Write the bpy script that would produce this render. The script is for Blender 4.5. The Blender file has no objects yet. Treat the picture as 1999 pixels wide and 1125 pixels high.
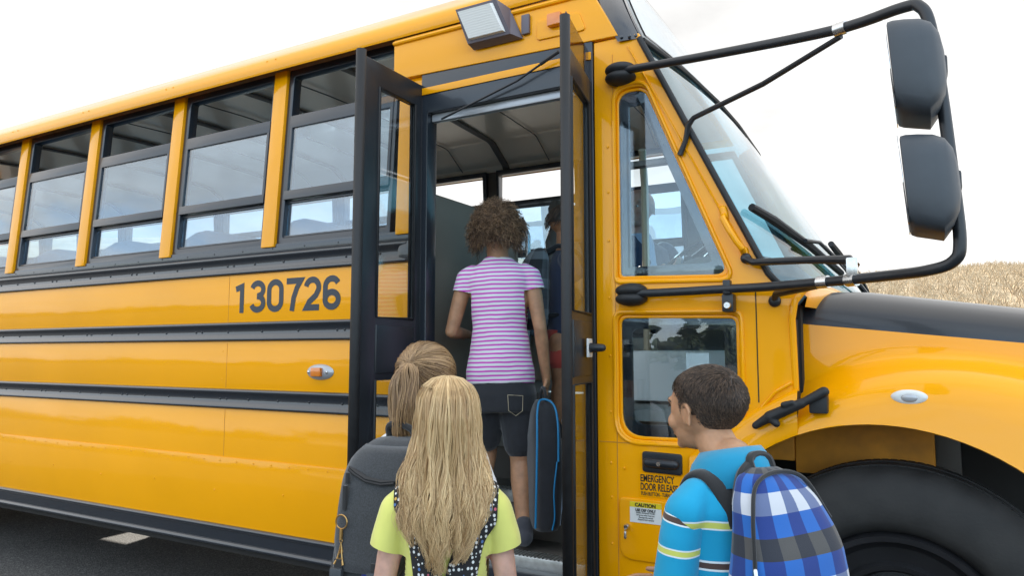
import bpy, bmesh, math, random
import numpy as np
from mathutils import Vector, Matrix, Euler
R = math.radians
rnd = random.Random(7)
nrs = np.random.RandomState(11)
S = bpy.context.scene
COL = S.collection

# ------------------------------------------------------------------ camera, sky, sun, exposure
cam_d = bpy.data.cameras.new('camera')
cam = bpy.data.objects.new('camera', cam_d); COL.objects.link(cam)
cam.location = (0, -2.47, 1.29)
cam.rotation_euler = (R(90 + 5.12), 0, R(29.4))
cam_d.sensor_width = 36.0; cam_d.lens = 36 * 1420 / 1999.0
cam_d.clip_start = 0.05; cam_d.clip_end = 2000
S.camera = cam
SUN_EL, SUN_AZ = R(24.0), R(37.4)          # azimuth measured from +Y towards -X
W = bpy.data.worlds.new('World'); S.world = W; W.use_nodes = True
def world():
    nt = W.node_tree; N = nt.nodes; L = nt.links; N.clear()
    out = N.new('ShaderNodeOutputWorld'); bg = N.new('ShaderNodeBackground')
    sky = N.new('ShaderNodeTexSky'); sky.sky_type = 'NISHITA'; sky.sun_disc = False
    sky.sun_elevation = SUN_EL; sky.sun_rotation = -SUN_AZ
    sky.dust_density = .7; sky.ozone_density = 1.2; sky.air_density = 1.0
    bg.inputs['Strength'].default_value = 0.15
    tc = N.new('ShaderNodeTexCoord')
    sep = N.new('ShaderNodeSeparateXYZ'); L.new(tc.outputs['Generated'], sep.inputs[0])
    mx = N.new('ShaderNodeMath'); mx.operation = 'MAXIMUM'; mx.inputs[1].default_value = 0.06; L.new(sep.outputs['Z'], mx.inputs[0])
    ad = N.new('ShaderNodeMath'); ad.operation = 'ADD'; ad.inputs[1].default_value = 0.12; L.new(mx.outputs[0], ad.inputs[0])
    dv = N.new('ShaderNodeVectorMath'); dv.operation = 'DIVIDE'; L.new(tc.outputs['Generated'], dv.inputs[0])
    cb = N.new('ShaderNodeCombineXYZ')
    for i in range(3): L.new(ad.outputs[0], cb.inputs[i])
    L.new(cb.outputs[0], dv.inputs[1])
    n1 = N.new('ShaderNodeTexNoise'); n1.inputs['Scale'].default_value = 1.15; n1.inputs['Detail'].default_value = 8; n1.inputs['Roughness'].default_value = 0.56
    L.new(dv.outputs[0], n1.inputs['Vector'])
    # towards the sun the cover is almost closed and very bright
    dot = N.new('ShaderNodeVectorMath'); dot.operation = 'DOT_PRODUCT'; L.new(tc.outputs['Generated'], dot.inputs[0])
    dot.inputs[1].default_value = (-math.sin(SUN_AZ) * math.cos(SUN_EL), math.cos(SUN_AZ) * math.cos(SUN_EL), math.sin(SUN_EL))
    cov = N.new('ShaderNodeMapRange'); cov.inputs[1].default_value = -1; cov.inputs[2].default_value = 1; cov.inputs[3].default_value = -0.05; cov.inputs[4].default_value = 0.30
    L.new(dot.outputs['Value'], cov.inputs[0])
    a2 = N.new('ShaderNodeMath'); a2.operation = 'ADD'; L.new(n1.outputs['Fac'], a2.inputs[0]); L.new(cov.outputs[0], a2.inputs[1])
    ramp = N.new('ShaderNodeMapRange'); ramp.inputs[1].default_value = 0.46; ramp.inputs[2].default_value = 0.64; ramp.inputs[3].default_value = .38; ramp.interpolation_type = 'SMOOTHSTEP'
    L.new(a2.outputs[0], ramp.inputs[0])
    br = N.new('ShaderNodeMapRange'); br.inputs[1].default_value = -1; br.inputs[2].default_value = 1; br.inputs[3].default_value = 7.4; br.inputs[4].default_value = 2.5
    L.new(dot.outputs['Value'], br.inputs[0])
    n2 = N.new('ShaderNodeTexNoise'); n2.inputs['Scale'].default_value = 2.2; n2.inputs['Detail'].default_value = 6
    L.new(dv.outputs[0], n2.inputs['Vector'])
    sh = N.new('ShaderNodeMapRange'); sh.inputs[1].default_value = 0.40; sh.inputs[2].default_value = 0.66; sh.inputs[3].default_value = 1.0; sh.inputs[4].default_value = 0.76
    L.new(n2.outputs['Fac'], sh.inputs[0])
    ml = N.new('ShaderNodeMath'); ml.operation = 'MULTIPLY'; L.new(br.outputs[0], ml.inputs[0]); L.new(sh.outputs[0], ml.inputs[1])
    tint = N.new('ShaderNodeMix'); tint.data_type = 'RGBA'; tf = N.new('ShaderNodeMapRange'); tf.inputs[1].default_value = -.7; tf.inputs[2].default_value = .45; L.new(dot.outputs['Value'], tf.inputs[0])
    L.new(tf.outputs[0], tint.inputs[0]); tint.inputs[6].default_value = (.66, .83, 1.0, 1); tint.inputs[7].default_value = (1.0, .99, .975, 1)
    cc = N.new('ShaderNodeVectorMath'); cc.operation = 'SCALE'; L.new(tint.outputs[2], cc.inputs[0]); L.new(ml.outputs[0], cc.inputs['Scale'])
    mix = N.new('ShaderNodeMix'); mix.data_type = 'RGBA'; L.new(ramp.outputs[0], mix.inputs[0]); L.new(sky.outputs[0], mix.inputs[6]); L.new(cc.outputs[0], mix.inputs[7])
    L.new(mix.outputs[2], bg.inputs['Color']); L.new(bg.outputs[0], out.inputs[0])
world()
sun_d = bpy.data.lights.new('sun', 'SUN'); sun_d.energy = 4.2; sun_d.angle = R(0.6); sun_d.color = (1, .93, .82)
sun = bpy.data.objects.new('sun', sun_d); COL.objects.link(sun)
sdir = Vector((-math.sin(SUN_AZ) * math.cos(SUN_EL), math.cos(SUN_AZ) * math.cos(SUN_EL), math.sin(SUN_EL)))
sun.rotation_euler = sdir.to_track_quat('Z', 'Y').to_euler(); sun.location = (-20, 30, 20)
S.view_settings.view_transform = 'Standard'; S.view_settings.look = 'None'
S.view_settings.exposure = 1.6; S.view_settings.gamma = 1; S.view_settings.use_curve_mapping = False

# ------------------------------------------------------------------ materials
def nodes(name):
    m = bpy.data.materials.new(name); m.use_nodes = True
    return m, m.node_tree, m.node_tree.nodes, m.node_tree.links, m.node_tree.nodes['Principled BSDF']
def pbr(name, c, rough=.5, metal=0, coat=0, var=0, vscale=6, bump=0, bscale=60, c2=None, spec=None, sheen=0, sss=0, stretch=None, dist=.01, detail=5):
    m, nt, N, L, b = nodes(name)
    b.inputs['Base Color'].default_value = (*c, 1); b.inputs['Roughness'].default_value = rough
    b.inputs['Metallic'].default_value = metal; b.inputs['Coat Weight'].default_value = coat; b.inputs['Coat Roughness'].default_value = .06
    if spec is not None: b.inputs['Specular IOR Level'].default_value = spec
    if sheen: b.inputs['Sheen Weight'].default_value = sheen
    if sss:
        b.inputs['Subsurface Weight'].default_value = sss; b.inputs['Subsurface Radius'].default_value = (.6, .25, .12); b.inputs['Subsurface Scale'].default_value = .012
    tc = N.new('ShaderNodeTexCoord'); vec = tc.outputs['Object']
    if stretch:
        mp = N.new('ShaderNodeMapping'); mp.inputs['Scale'].default_value = stretch; L.new(vec, mp.inputs[0]); vec = mp.outputs[0]
    if var or c2:
        n = N.new('ShaderNodeTexNoise'); n.inputs['Scale'].default_value = vscale; n.inputs['Detail'].default_value = detail; L.new(vec, n.inputs['Vector'])
        r = N.new('ShaderNodeMapRange'); r.inputs[1].default_value = .35; r.inputs[2].default_value = .65; L.new(n.outputs['Fac'], r.inputs[0])
        mix = N.new('ShaderNodeMix'); mix.data_type = 'RGBA'; L.new(r.outputs[0], mix.inputs[0])
        mix.inputs[6].default_value = (*[x * (1 - var) for x in c], 1)
        mix.inputs[7].default_value = (*(c2 or [min(1, x * (1 + var)) for x in c]), 1)
        L.new(mix.outputs[2], b.inputs['Base Color'])
        r2 = N.new('ShaderNodeMapRange'); r2.inputs[3].default_value = rough * .8; r2.inputs[4].default_value = min(1, rough * 1.25); L.new(n.outputs['Fac'], r2.inputs[0]); L.new(r2.outputs[0], b.inputs['Roughness'])
    if bump:
        n = N.new('ShaderNodeTexNoise'); n.inputs['Scale'].default_value = bscale; n.inputs['Detail'].default_value = 4; L.new(vec, n.inputs['Vector'])
        bp = N.new('ShaderNodeBump'); bp.inputs['Strength'].default_value = bump; bp.inputs['Distance'].default_value = dist
        L.new(n.outputs['Fac'], bp.inputs['Height']); L.new(bp.outputs[0], b.inputs['Normal'])
        if coat: L.new(bp.outputs[0], b.inputs['Coat Normal'])
    return m
def glass(name, tint=(.86, .9, .92), f0=.045, rough=0.0, wob=0):
    m = bpy.data.materials.new(name); m.use_nodes = True; nt = m.node_tree; N = nt.nodes; L = nt.links; N.clear()
    out = N.new('ShaderNodeOutputMaterial'); tr = N.new('ShaderNodeBsdfTransparent'); gl = N.new('ShaderNodeBsdfGlossy'); mix = N.new('ShaderNodeMixShader')
    tr.inputs[0].default_value = (*tint, 1); gl.inputs['Roughness'].default_value = rough; gl.inputs[0].default_value = (.97, .985, 1, 1)
    g = N.new('ShaderNodeNewGeometry'); d = N.new('ShaderNodeVectorMath'); d.operation = 'DOT_PRODUCT'; L.new(g.outputs['Incoming'], d.inputs[0]); L.new(g.outputs['Normal'], d.inputs[1])
    ab = N.new('ShaderNodeMath'); ab.operation = 'ABSOLUTE'; L.new(d.outputs['Value'], ab.inputs[0])
    s1 = N.new('ShaderNodeMath'); s1.operation = 'SUBTRACT'; s1.inputs[0].default_value = 1; L.new(ab.outputs[0], s1.inputs[1])
    pw = N.new('ShaderNodeMath'); pw.operation = 'POWER'; pw.inputs[1].default_value = 5; L.new(s1.outputs[0], pw.inputs[0])
    ma = N.new('ShaderNodeMath'); ma.operation = 'MULTIPLY_ADD'; ma.inputs[1].default_value = 1 - f0; ma.inputs[2].default_value = f0; L.new(pw.outputs[0], ma.inputs[0])
    L.new(ma.outputs[0], mix.inputs[0]); L.new(tr.outputs[0], mix.inputs[1]); L.new(gl.outputs[0], mix.inputs[2]); L.new(mix.outputs[0], out.inputs[0])
    if wob:
        n = N.new('ShaderNodeTexNoise'); n.inputs['Scale'].default_value = 3; tc = N.new('ShaderNodeTexCoord'); L.new(tc.outputs['Object'], n.inputs[0])
        bp = N.new('ShaderNodeBump'); bp.inputs['Strength'].default_value = wob; bp.inputs['Distance'].default_value = .01; L.new(n.outputs['Fac'], bp.inputs['Height']); L.new(bp.outputs[0], gl.inputs['Normal'])
    return m
M = {}
M['orange'] = pbr('bus_orange_paint', (.95, .385, .0), .3, coat=.75, spec=.08, bump=.3, bscale=1.1, dist=.02, var=.03, vscale=2)
M['orange_cap'] = pbr('bus_orange_paint_moulded', (.95, .385, .0), .34, coat=.65, spec=.1, bump=.2, bscale=2.5, dist=.01)
M['black'] = pbr('black_gloss_paint', (.016, .021, .029), .25, coat=.8, bump=.25, bscale=5, dist=.004)
M['black_hood'] = pbr('black_hood_paint', (.014, .016, .02), .33, coat=.25, bump=.2, bscale=2, dist=.01)
M['black_sat'] = pbr('black_satin_metal', (.018, .02, .024), .36, bump=.15, bscale=200, dist=.001, var=.15, vscale=8)
M['rubber'] = pbr('black_rubber', (.016, .016, .017), .6, bump=.3, bscale=120, dist=.001, var=.2, vscale=30)
M['frame'] = pbr('black_window_frame', (.018, .023, .031), .3, coat=.4)
M['mirror_case'] = pbr('mirror_case_plastic', (.052, .06, .07), .5, bump=.5, bscale=900, dist=.0005, var=.1, vscale=12)
M['ceil'] = pbr('cream_ceiling_metal', (.82, .70, .54), .32, metal=.1, coat=.3, bump=.2, bscale=2, dist=.01)
M['intdark'] = pbr('dark_interior_panel', (.12, .105, .09), .55, var=.15)
M['barrier'] = pbr('grey_barrier_vinyl', (.19, .165, .13), .5, bump=.5, bscale=380, dist=.001, var=.15, vscale=2)
M['seat'] = pbr('blue_grey_seat_vinyl', (.13, .19, .27), .45, bump=.4, bscale=300, dist=.001)
M['floor'] = pbr('ribbed_floor_rubber', (.20, .19, .17), .7)
M['alu'] = pbr('worn_aluminium', (.55, .55, .53), .38, metal=.85, bump=.4, bscale=120, dist=.001, var=.12, vscale=40)
M['steel'] = pbr('bright_steel', (.62, .62, .62), .25, metal=1, var=.08, vscale=60)
M['tyre'] = pbr('tyre_rubber', (.022, .021, .02), .72, bump=.4, bscale=90, dist=.002, var=.35, vscale=9)
M['rim'] = pbr('dark_wheel_paint', (.016, .016, .018), .4, var=.2)
M['under'] = pbr('underbody_dirt', (.018, .016, .014), .85, var=.3)
M['apron'] = pbr('apron_dusty_orange', (.62, .25, .02), .6, var=.2, vscale=9)
M['white_plastic'] = pbr('white_plastic', (.7, .7, .68), .35)
M['lamp_case'] = pbr('lamp_case_dark', (.13, .11, .13), .45)
M['amber'] = pbr('amber_lens', (.75, .2, .01), .18, coat=1)
M['chrome_dull'] = pbr('pale_grey_bezel', (.45, .46, .48), .3, metal=.3)
M['numblue'] = pbr('number_vinyl', (.02, .03, .045), .35)
M['sign_black'] = pbr('print_black', (.02, .018, .015), .5)
M['sign_white'] = pbr('label_white', (.72, .72, .7), .4)
M['sign_yellow'] = pbr('label_yellow', (.75, .58, .02), .4)
M['sign_brown'] = pbr('print_rust_red', (.35, .09, .03), .5)
M['glass'] = glass('window_glass', (.66, .80, .9), .17, wob=.08)
M['glass_door'] = glass('door_glass', (.93, .95, .95), .07)
M['glass_ws'] = glass('windscreen_glass', (.42, .68, .78), .06, wob=.15)
M['glass_flap'] = glass('dark_flap_glass', (.45, .4, .38), .04)
M['frit'] = pbr('ceramic_frit_border', (.015, .018, .022), .12, coat=1)
M['mirror'] = pbr('mirror_glass', (.8, .82, .84), .03, metal=1)
M['shirtline'] = None
def lensmat():
    m, nt, N, L, b = nodes('ribbed_clear_lens')
    b.inputs['Base Color'].default_value = (.7, .68, .62, 1); b.inputs['Roughness'].default_value = .12; b.inputs['Coat Weight'].default_value = 1
    tc = N.new('ShaderNodeTexCoord'); w = N.new('ShaderNodeTexWave'); w.inputs['Scale'].default_value = 34; w.bands_direction = 'Z'; w.inputs['Distortion'].default_value = 1.5
    L.new(tc.outputs['Object'], w.inputs[0]); bp = N.new('ShaderNodeBump'); bp.inputs['Strength'].default_value = .15; bp.inputs['Distance'].default_value = .002; L.new(w.outputs['Fac'], bp.inputs['Height']); L.new(bp.outputs[0], b.inputs['Normal'])
    mx = N.new('ShaderNodeMix'); mx.data_type = 'RGBA'; mx.inputs[6].default_value = (.80, .775, .73, 1); mx.inputs[7].default_value = (.85, .83, .78, 1); L.new(w.outputs['Fac'], mx.inputs[0]); L.new(mx.outputs[2], b.inputs['Base Color'])
    return m
M['lens'] = lensmat()
def skin(name, c): return pbr(name, c, .48, var=.15, vscale=26, sss=.25, bump=.12, bscale=260, dist=.001, spec=.4)
M['skin_pale'] = skin('skin_fair', (.62, .36, .27)); M['skin_tan'] = skin('skin_tan', (.45, .23, .125)); M['skin_brown'] = skin('skin_brown', (.47, .25, .14))
def hairmat(name, c1, c2, rough=.42):
    m, nt, N, L, b = nodes(name)
    at = N.new('ShaderNodeAttribute'); at.attribute_name = 'tone'
    mx = N.new('ShaderNodeMix'); mx.data_type = 'RGBA'; mx.inputs[6].default_value = (*c1, 1); mx.inputs[7].default_value = (*c2, 1)
    L.new(at.outputs['Fac'], mx.inputs[0]); L.new(mx.outputs[2], b.inputs['Base Color'])
    b.inputs['Roughness'].default_value = rough; b.inputs['Specular IOR Level'].default_value = .6
    return m
M['hair_blonde'] = hairmat('blonde_hair', (.36, .185, .065), (1.0, .74, .40), .33)
M['hair_fair_brown'] = hairmat('light_brown_hair', (.12, .06, .028), (.5, .31, .15))
M['hair_dark'] = hairmat('dark_brown_hair', (.016, .010, .007), (.17, .105, .066), .5)
M['hair_curl'] = hairmat('brown_curly_hair', (.06, .03, .016), (.42, .25, .13), .5)
M['hair_grey'] = hairmat('grey_hair', (.25, .25, .25), (.5, .5, .5), .5)
def cloth(name, c, **k):
    k.setdefault('bump', .5); k.setdefault('bscale', 700); k.setdefault('dist', .0006); k.setdefault('sheen', .3); k.setdefault('var', .06)
    return pbr(name, c, .85, **k)
M['denim'] = cloth('black_denim', (.016, .016, .02), bscale=900, var=.25, vscale=40)
M['navy'] = cloth('navy_cloth', (.03, .045, .09)); M['red_cloth'] = cloth('red_cloth', (.5, .07, .05)); M['yellow_tee'] = cloth('lime_yellow_cotton', (.72, .70, .17), vscale=10)
M['grey_felt'] = cloth('grey_wool_felt', (.036, .039, .043), bump=.8, bscale=1100, var=.35, vscale=260)
M['black_web'] = cloth('black_webbing', (.012, .012, .013)); M['cream'] = cloth('cream_patch', (.6, .55, .46)); M['shoe'] = cloth('dark_shoe_canvas', (.05, .05, .06))
M['blue_trim'] = pbr('blue_piping', (.01, .2, .42), .5); M['cyan'] = cloth('cyan_cotton', (.0, .25, .43), vscale=12)
M['gold'] = pbr('brass_charm', (.55, .33, .12), .32, metal=.9); M['blue_silk'] = cloth('blue_cloth', (.01, .03, .25)); M['light_blue'] = cloth('pale_blue_cloth', (.4, .5, .65)); M['hivis'] = cloth('yellow_vest', (.5, .75, .05))
M['white_cloth'] = cloth('white_print_cloth', (.75, .75, .75))

def math_node(N, L, op, a, b=None, c=None):
    n = N.new('ShaderNodeMath'); n.operation = op
    for i, v in enumerate((a, b, c)):
        if v is None: continue
        if isinstance(v, (int, float)): n.inputs[i].default_value = v
        else: L.new(v, n.inputs[i])
    return n.outputs[0]
def bumpnoise(N, L, b, vec, sc=700, st=.4, dist=.0006):
    n = N.new('ShaderNodeTexNoise'); n.inputs['Scale'].default_value = sc; L.new(vec, n.inputs[0])
    bp = N.new('ShaderNodeBump'); bp.inputs['Strength'].default_value = st; bp.inputs['Distance'].default_value = dist; L.new(n.outputs['Fac'], bp.inputs['Height']); L.new(bp.outputs[0], b.inputs['Normal'])
def striped(name, base, bands, period=None, wob=.006):
    """bands: list of (z0, z1, colour) in object z (or within one period)"""
    m, nt, N, L, b = nodes(name); b.inputs['Roughness'].default_value = .85; b.inputs['Sheen Weight'].default_value = .2
    tc = N.new('ShaderNodeTexCoord'); sp = N.new('ShaderNodeSeparateXYZ'); L.new(tc.outputs['Object'], sp.inputs[0])
    nz = N.new('ShaderNodeTexNoise'); nz.inputs['Scale'].default_value = 7; nz.inputs['Detail'].default_value = 2; L.new(tc.outputs['Object'], nz.inputs[0])
    w = math_node(N, L, 'MULTIPLY_ADD', nz.outputs['Fac'], wob, -wob / 2)
    z = math_node(N, L, 'ADD', sp.outputs['Z'], w)
    if period: z = math_node(N, L, 'MODULO', z, period)
    col = None
    for z0, z1, c in bands:
        a = math_node(N, L, 'GREATER_THAN', z, z0); d = math_node(N, L, 'LESS_THAN', z, z1); f = math_node(N, L, 'MULTIPLY', a, d)
        mx = N.new('ShaderNodeMix'); mx.data_type = 'RGBA'; L.new(f, mx.inputs[0]); mx.inputs[7].default_value = (*c, 1)
        if col is None: mx.inputs[6].default_value = (*base, 1)
        else: L.new(col, mx.inputs[6])
        col = mx.outputs[2]
    L.new(col, b.inputs['Base Color']); bumpnoise(N, L, b, tc.outputs['Object'])
    return m
M['pink_stripe'] = striped('pink_and_white_stripes', (.74, .72, .74), [(0, .0073, (.60, .06, .46))], period=.0178, wob=.012)
Wt, Yl, Br = (.75, .8, .8), (.6, .62, .12), (.08, .045, .035)
def dots(name, base, scale=48, rad=.24):
    m, nt, N, L, b = nodes(name); b.inputs['Roughness'].default_value = .85
    tc = N.new('ShaderNodeTexCoord'); v = N.new('ShaderNodeTexVoronoi'); v.inputs['Scale'].default_value = scale; v.inputs['Randomness'].default_value = .45; L.new(tc.outputs['Object'], v.inputs[0])
    f = math_node(N, L, 'LESS_THAN', v.outputs['Distance'], rad)
    sp = N.new('ShaderNodeSeparateColor'); L.new(v.outputs['Color'], sp.inputs[0])
    rp = N.new('ShaderNodeValToRGB'); rp.color_ramp.interpolation = 'CONSTANT'; e = rp.color_ramp.elements
    e[0].color = (.78, .78, .75, 1); e[0].position = 0; e[1].position = .84; e[1].color = (.55, .12, .16, 1)
    for p, c in ((.89, (.1, .2, .45, 1)), (.94, (.7, .4, .08, 1))): q = e.new(p); q.color = c
    L.new(sp.outputs[0], rp.inputs[0])
    mx = N.new('ShaderNodeMix'); mx.data_type = 'RGBA'; L.new(f, mx.inputs[0]); mx.inputs[6].default_value = (*base, 1); L.new(rp.outputs[0], mx.inputs[7]); L.new(mx.outputs[2], b.inputs['Base Color'])
    bumpnoise(N, L, b, tc.outputs['Object'])
    return m
M['dots'] = dots('black_spotted_cotton', (.018, .017, .018), 92, .33)
def plaid(name, nu, nv, rowc, colc, mul=False):
    m, nt, N, L, b = nodes(name); b.inputs['Roughness'].default_value = .75; b.inputs['Sheen Weight'].default_value = .2
    uv = N.new('ShaderNodeUVMap'); sp = N.new('ShaderNodeSeparateXYZ'); L.new(uv.outputs[0], sp.inputs[0])
    def ramp(src, k, cols):
        t = math_node(N, L, 'FRACT', math_node(N, L, 'MULTIPLY', src, k))
        rp = N.new('ShaderNodeValToRGB'); rp.color_ramp.interpolation = 'CONSTANT'; e = rp.color_ramp.elements
        e[0].position = 0; e[0].color = (*cols[0], 1); e[1].position = 1 / len(cols); e[1].color = (*cols[1], 1)
        for i in range(2, len(cols)): q = e.new(i / len(cols)); q.color = (*cols[i], 1)
        L.new(t, rp.inputs[0]); return rp.outputs[0]
    mx = N.new('ShaderNodeMix'); mx.data_type = 'RGBA'; mx.inputs[0].default_value = 1.0 if mul else .5
    if mul: mx.blend_type = 'MULTIPLY'
    L.new(ramp(sp.outputs['X'], nu, colc), mx.inputs[6]); L.new(ramp(sp.outputs['Y'], nv, rowc), mx.inputs[7]); L.new(mx.outputs[2], b.inputs['Base Color'])
    tc = N.new('ShaderNodeTexCoord'); bumpnoise(N, L, b, tc.outputs['Object'], 500)
    return m
BL, BK, WH, LB = (.01, .10, .85), (.02, .02, .022), (.85, .87, .9), (.1, .38, .95)
M['plaid'] = plaid('blue_black_white_plaid', 1.0, 1.0, [(.006, .11, .42), (.065, .062, .06), (.006, .11, .42), (.55, .56, .6)], [(.2, .26, .46), (1, 1, 1)], True)
M['camo'] = plaid('dark_block_pattern', 1.3, 1.3, [(.02, .02, .02), (.25, .28, .3), (.06, .06, .07)], [(.02, .02, .02), (.12, .13, .14), (.3, .33, .35), (.03, .03, .03)])
def groundmat(name, cs, sc, bump, bsc, rough=.9, dist=.004, speck=None):
    m, nt, N, L, b = nodes(name); b.inputs['Roughness'].default_value = rough
    g = N.new('ShaderNodeNewGeometry')
    n = N.new('ShaderNodeTexNoise'); n.inputs['Scale'].default_value = sc; n.inputs['Detail'].default_value = 10; n.inputs['Roughness'].default_value = .65; L.new(g.outputs['Position'], n.inputs[0])
    rp = N.new('ShaderNodeValToRGB'); e = rp.color_ramp.elements; e[0].position = .3; e[0].color = (*cs[0], 1); e[1].position = .7; e[1].color = (*cs[-1], 1)
    for i, c in enumerate(cs[1:-1]): q = e.new(.3 + .4 * (i + 1) / (len(cs) - 1)); q.color = (*c, 1)
    L.new(n.outputs['Fac'], rp.inputs[0]); col = rp.outputs[0]
    v = N.new('ShaderNodeTexVoronoi'); v.inputs['Scale'].default_value = bsc; L.new(g.outputs['Position'], v.inputs[0])
    if speck:
        sp = N.new('ShaderNodeSeparateColor'); L.new(v.outputs['Color'], sp.inputs[0]); f = math_node(N, L, 'POWER', sp.outputs[0], 3)
        mx = N.new('ShaderNodeMix'); mx.data_type = 'RGBA'; L.new(f, mx.inputs[0]); L.new(col, mx.inputs[6]); mx.inputs[7].default_value = (*speck, 1); col = mx.outputs[2]
    L.new(col, b.inputs['Base Color'])
    bp = N.new('ShaderNodeBump'); bp.inputs['Strength'].default_value = bump; bp.inputs['Distance'].default_value = dist; L.new(v.outputs['Distance'], bp.inputs['Height']); L.new(bp.outputs[0], b.inputs['Normal'])
    return m
M['asphalt'] = groundmat('asphalt', [(.026, .0255, .025), (.042, .041, .039), (.062, .06, .057)], 1.3, .8, 150, speck=(.16, .155, .15))
M['field'] = groundmat('dry_grass_soil', [(.26, .19, .11), (.36, .28, .17), (.44, .35, .23)], .5, .6, 3, dist=.1)
M['blade'] = hairmat('dry_grass', (.36, .265, .16), (.5, .4, .26), .8)
M['leaf'] = hairmat('conifer_needles', (.012, .022, .01), (.06, .085, .035), .7); M['bark'] = pbr('bark', (.09, .06, .04), .9, bump=.8, bscale=20)
M['wall_cream'] = pbr('cream_house_wall', (.5, .44, .34), .8); M['roof_grey'] = pbr('grey_shingle_roof', (.09, .08, .08), .8, bump=.5, bscale=12); M['dash'] = pbr('dashboard_plastic', (.05, .055, .06), .55, bump=.3, bscale=300, dist=.001)
M['tan_wood'] = pbr('tan_grab_rail', (.55, .45, .3), .5)

# ------------------------------------------------------------------ mesh helpers
def tagit(o, label=None, cat=None, group=None, kind=None):
    for k, v in (('label', label), ('category', cat), ('group', group), ('kind', kind)):
        if v: o[k] = v
    return o
def empty(name, loc=(0, 0, 0), rz=0, label=None, cat=None, group=None):
    o = bpy.data.objects.new(name, None); COL.objects.link(o); o.location = loc; o.rotation_euler = (0, 0, rz); o.empty_display_size = .2
    return tagit(o, label, cat, group)
def link(name, me, parent=None, mat=None):
    o = bpy.data.objects.new(name, me); COL.objects.link(o)
    if parent: o.parent = parent
    if mat and not me.materials: me.materials.append(mat)
    return o
def origin(o):
    v = Vector((0, 0, 0))
    while o: v += o.location; o = o.parent
    return v
class MB:
    def __init__(s): s.b = bmesh.new()
    def box(s, a, b, bev=0):
        a = Vector(a); b = Vector(b); c = (a + b) / 2; d = b - a
        r = bmesh.ops.create_cube(s.b, size=1, matrix=Matrix.Translation(c) @ Matrix.Diagonal((abs(d.x), abs(d.y), abs(d.z), 1)))
        if bev:
            es = list({e for v in r['verts'] for e in v.link_edges}); bmesh.ops.bevel(s.b, geom=es, offset=bev, segments=2, affect='EDGES', profile=.6)
        return s
    def tube(s, pts, r, n=10, cap=True):
        pts = [Vector(p) for p in pts]; rs = r if isinstance(r, (list, tuple)) else [r] * len(pts)
        rings = []; prev = None
        for i, p in enumerate(pts):
            t = (pts[min(i + 1, len(pts) - 1)] - pts[max(i - 1, 0)])
            t = t.normalized() if t.length > 1e-9 else Vector((0, 0, 1))
            if prev is None: a = t.orthogonal().normalized()
            else: a = (prev - t * prev.dot(t)); a = a.normalized() if a.length > 1e-6 else t.orthogonal().normalized()
            prev = a; c = t.cross(a)
            rings.append([s.b.verts.new(p + (a * math.cos(2 * math.pi * k / n) + c * math.sin(2 * math.pi * k / n)) * rs[i]) for k in range(n)])
        for i in range(len(rings) - 1):
            for k in range(n): s.b.faces.new((rings[i][k], rings[i][(k + 1) % n], rings[i + 1][(k + 1) % n], rings[i + 1][k]))
        if cap:
            s.b.faces.new(rings[0][::-1]); s.b.faces.new(rings[-1])
        return s
    def ell(s, c, r, rot=None, seg=20):
        m = Matrix.Translation(Vector(c)) @ (rot.to_matrix().to_4x4() if rot else Matrix()) @ Matrix.Diagonal((*r, 1))
        bmesh.ops.create_uvsphere(s.b, u_segments=seg, v_segments=seg // 2 + 2, radius=1, matrix=m); return s
    def rc(s, a, b, ra, rb, n=16):
        a = Vector(a); b = Vector(b); d = (b - a); L = max(d.length, 1e-5); t = d / L
        pts = []; rs = []
        for k in range(5): q = math.pi / 2 * (1 - k / 4); pts.append(a - t * ra * math.sin(q)); rs.append(max(ra * math.cos(q), 1e-4))
        for k in range(5): q = math.pi / 2 * k / 4; pts.append(b + t * rb * math.sin(q)); rs.append(max(rb * math.cos(q), 1e-4))
        return s.tube(pts, rs, n)
    def chain(s, pts, rs, n=16):
        for i in range(len(pts) - 1): s.rc(pts[i], pts[i + 1], rs[i], rs[i + 1], n)
        return s
    def grid(s, P, closed=False, capv=False):
        """P rows x cols of points"""
        V = [[s.b.verts.new(p) for p in row] for row in P]
        n = len(V[0])
        for i in range(len(V) - 1):
            for j in range(n if closed else n - 1):
                s.b.faces.new((V[i][j], V[i][(j + 1) % n], V[i + 1][(j + 1) % n], V[i + 1][j]))
        if capv: s.b.faces.new(V[0][::-1]); s.b.faces.new(V[-1])
        return s
    def loft(s, secs, n=32, p=2.0, cap=True):
        """secs: (z, cx, cy, rx, ry[, power])"""
        P = []
        for sec in secs:
            z, cx, cy, rx, ry = sec[:5]; pw = sec[5] if len(sec) > 5 else p; row = []
            for k in range(n):
                a = 2 * math.pi * k / n; c, q = math.cos(a), math.sin(a)
                row.append((cx + rx * math.copysign(abs(c) ** (2 / pw), c), cy + ry * math.copysign(abs(q) ** (2 / pw), q), z))
            P.append(row)
        return s.grid(P, True, cap)
    def lathe(s, prof, c, axis='Y', n=48, closed=False):
        c = Vector(c); P = []
        for h, r in prof:
            row = []
            for k in range(n):
                a = 2 * math.pi * k / n
                v = Vector((r * math.cos(a), h, r * math.sin(a))) if axis == 'Y' else (Vector((r * math.cos(a), r * math.sin(a), h)) if axis == 'Z' else Vector((h, r * math.cos(a), r * math.sin(a))))
                row.append(c + v)
            P.append(row)
        return s.grid(P, True, closed)
    def mesh(s, name, smooth=True, weld=True):
        if weld: bmesh.ops.remove_doubles(s.b, verts=s.b.verts, dist=1e-5)
        bmesh.ops.recalc_face_normals(s.b, faces=s.b.faces)
        me = bpy.data.meshes.new(name); s.b.to_mesh(me); s.b.free()
        if smooth: me.shade_smooth() if hasattr(me, 'shade_smooth') else None
        return me
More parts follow.
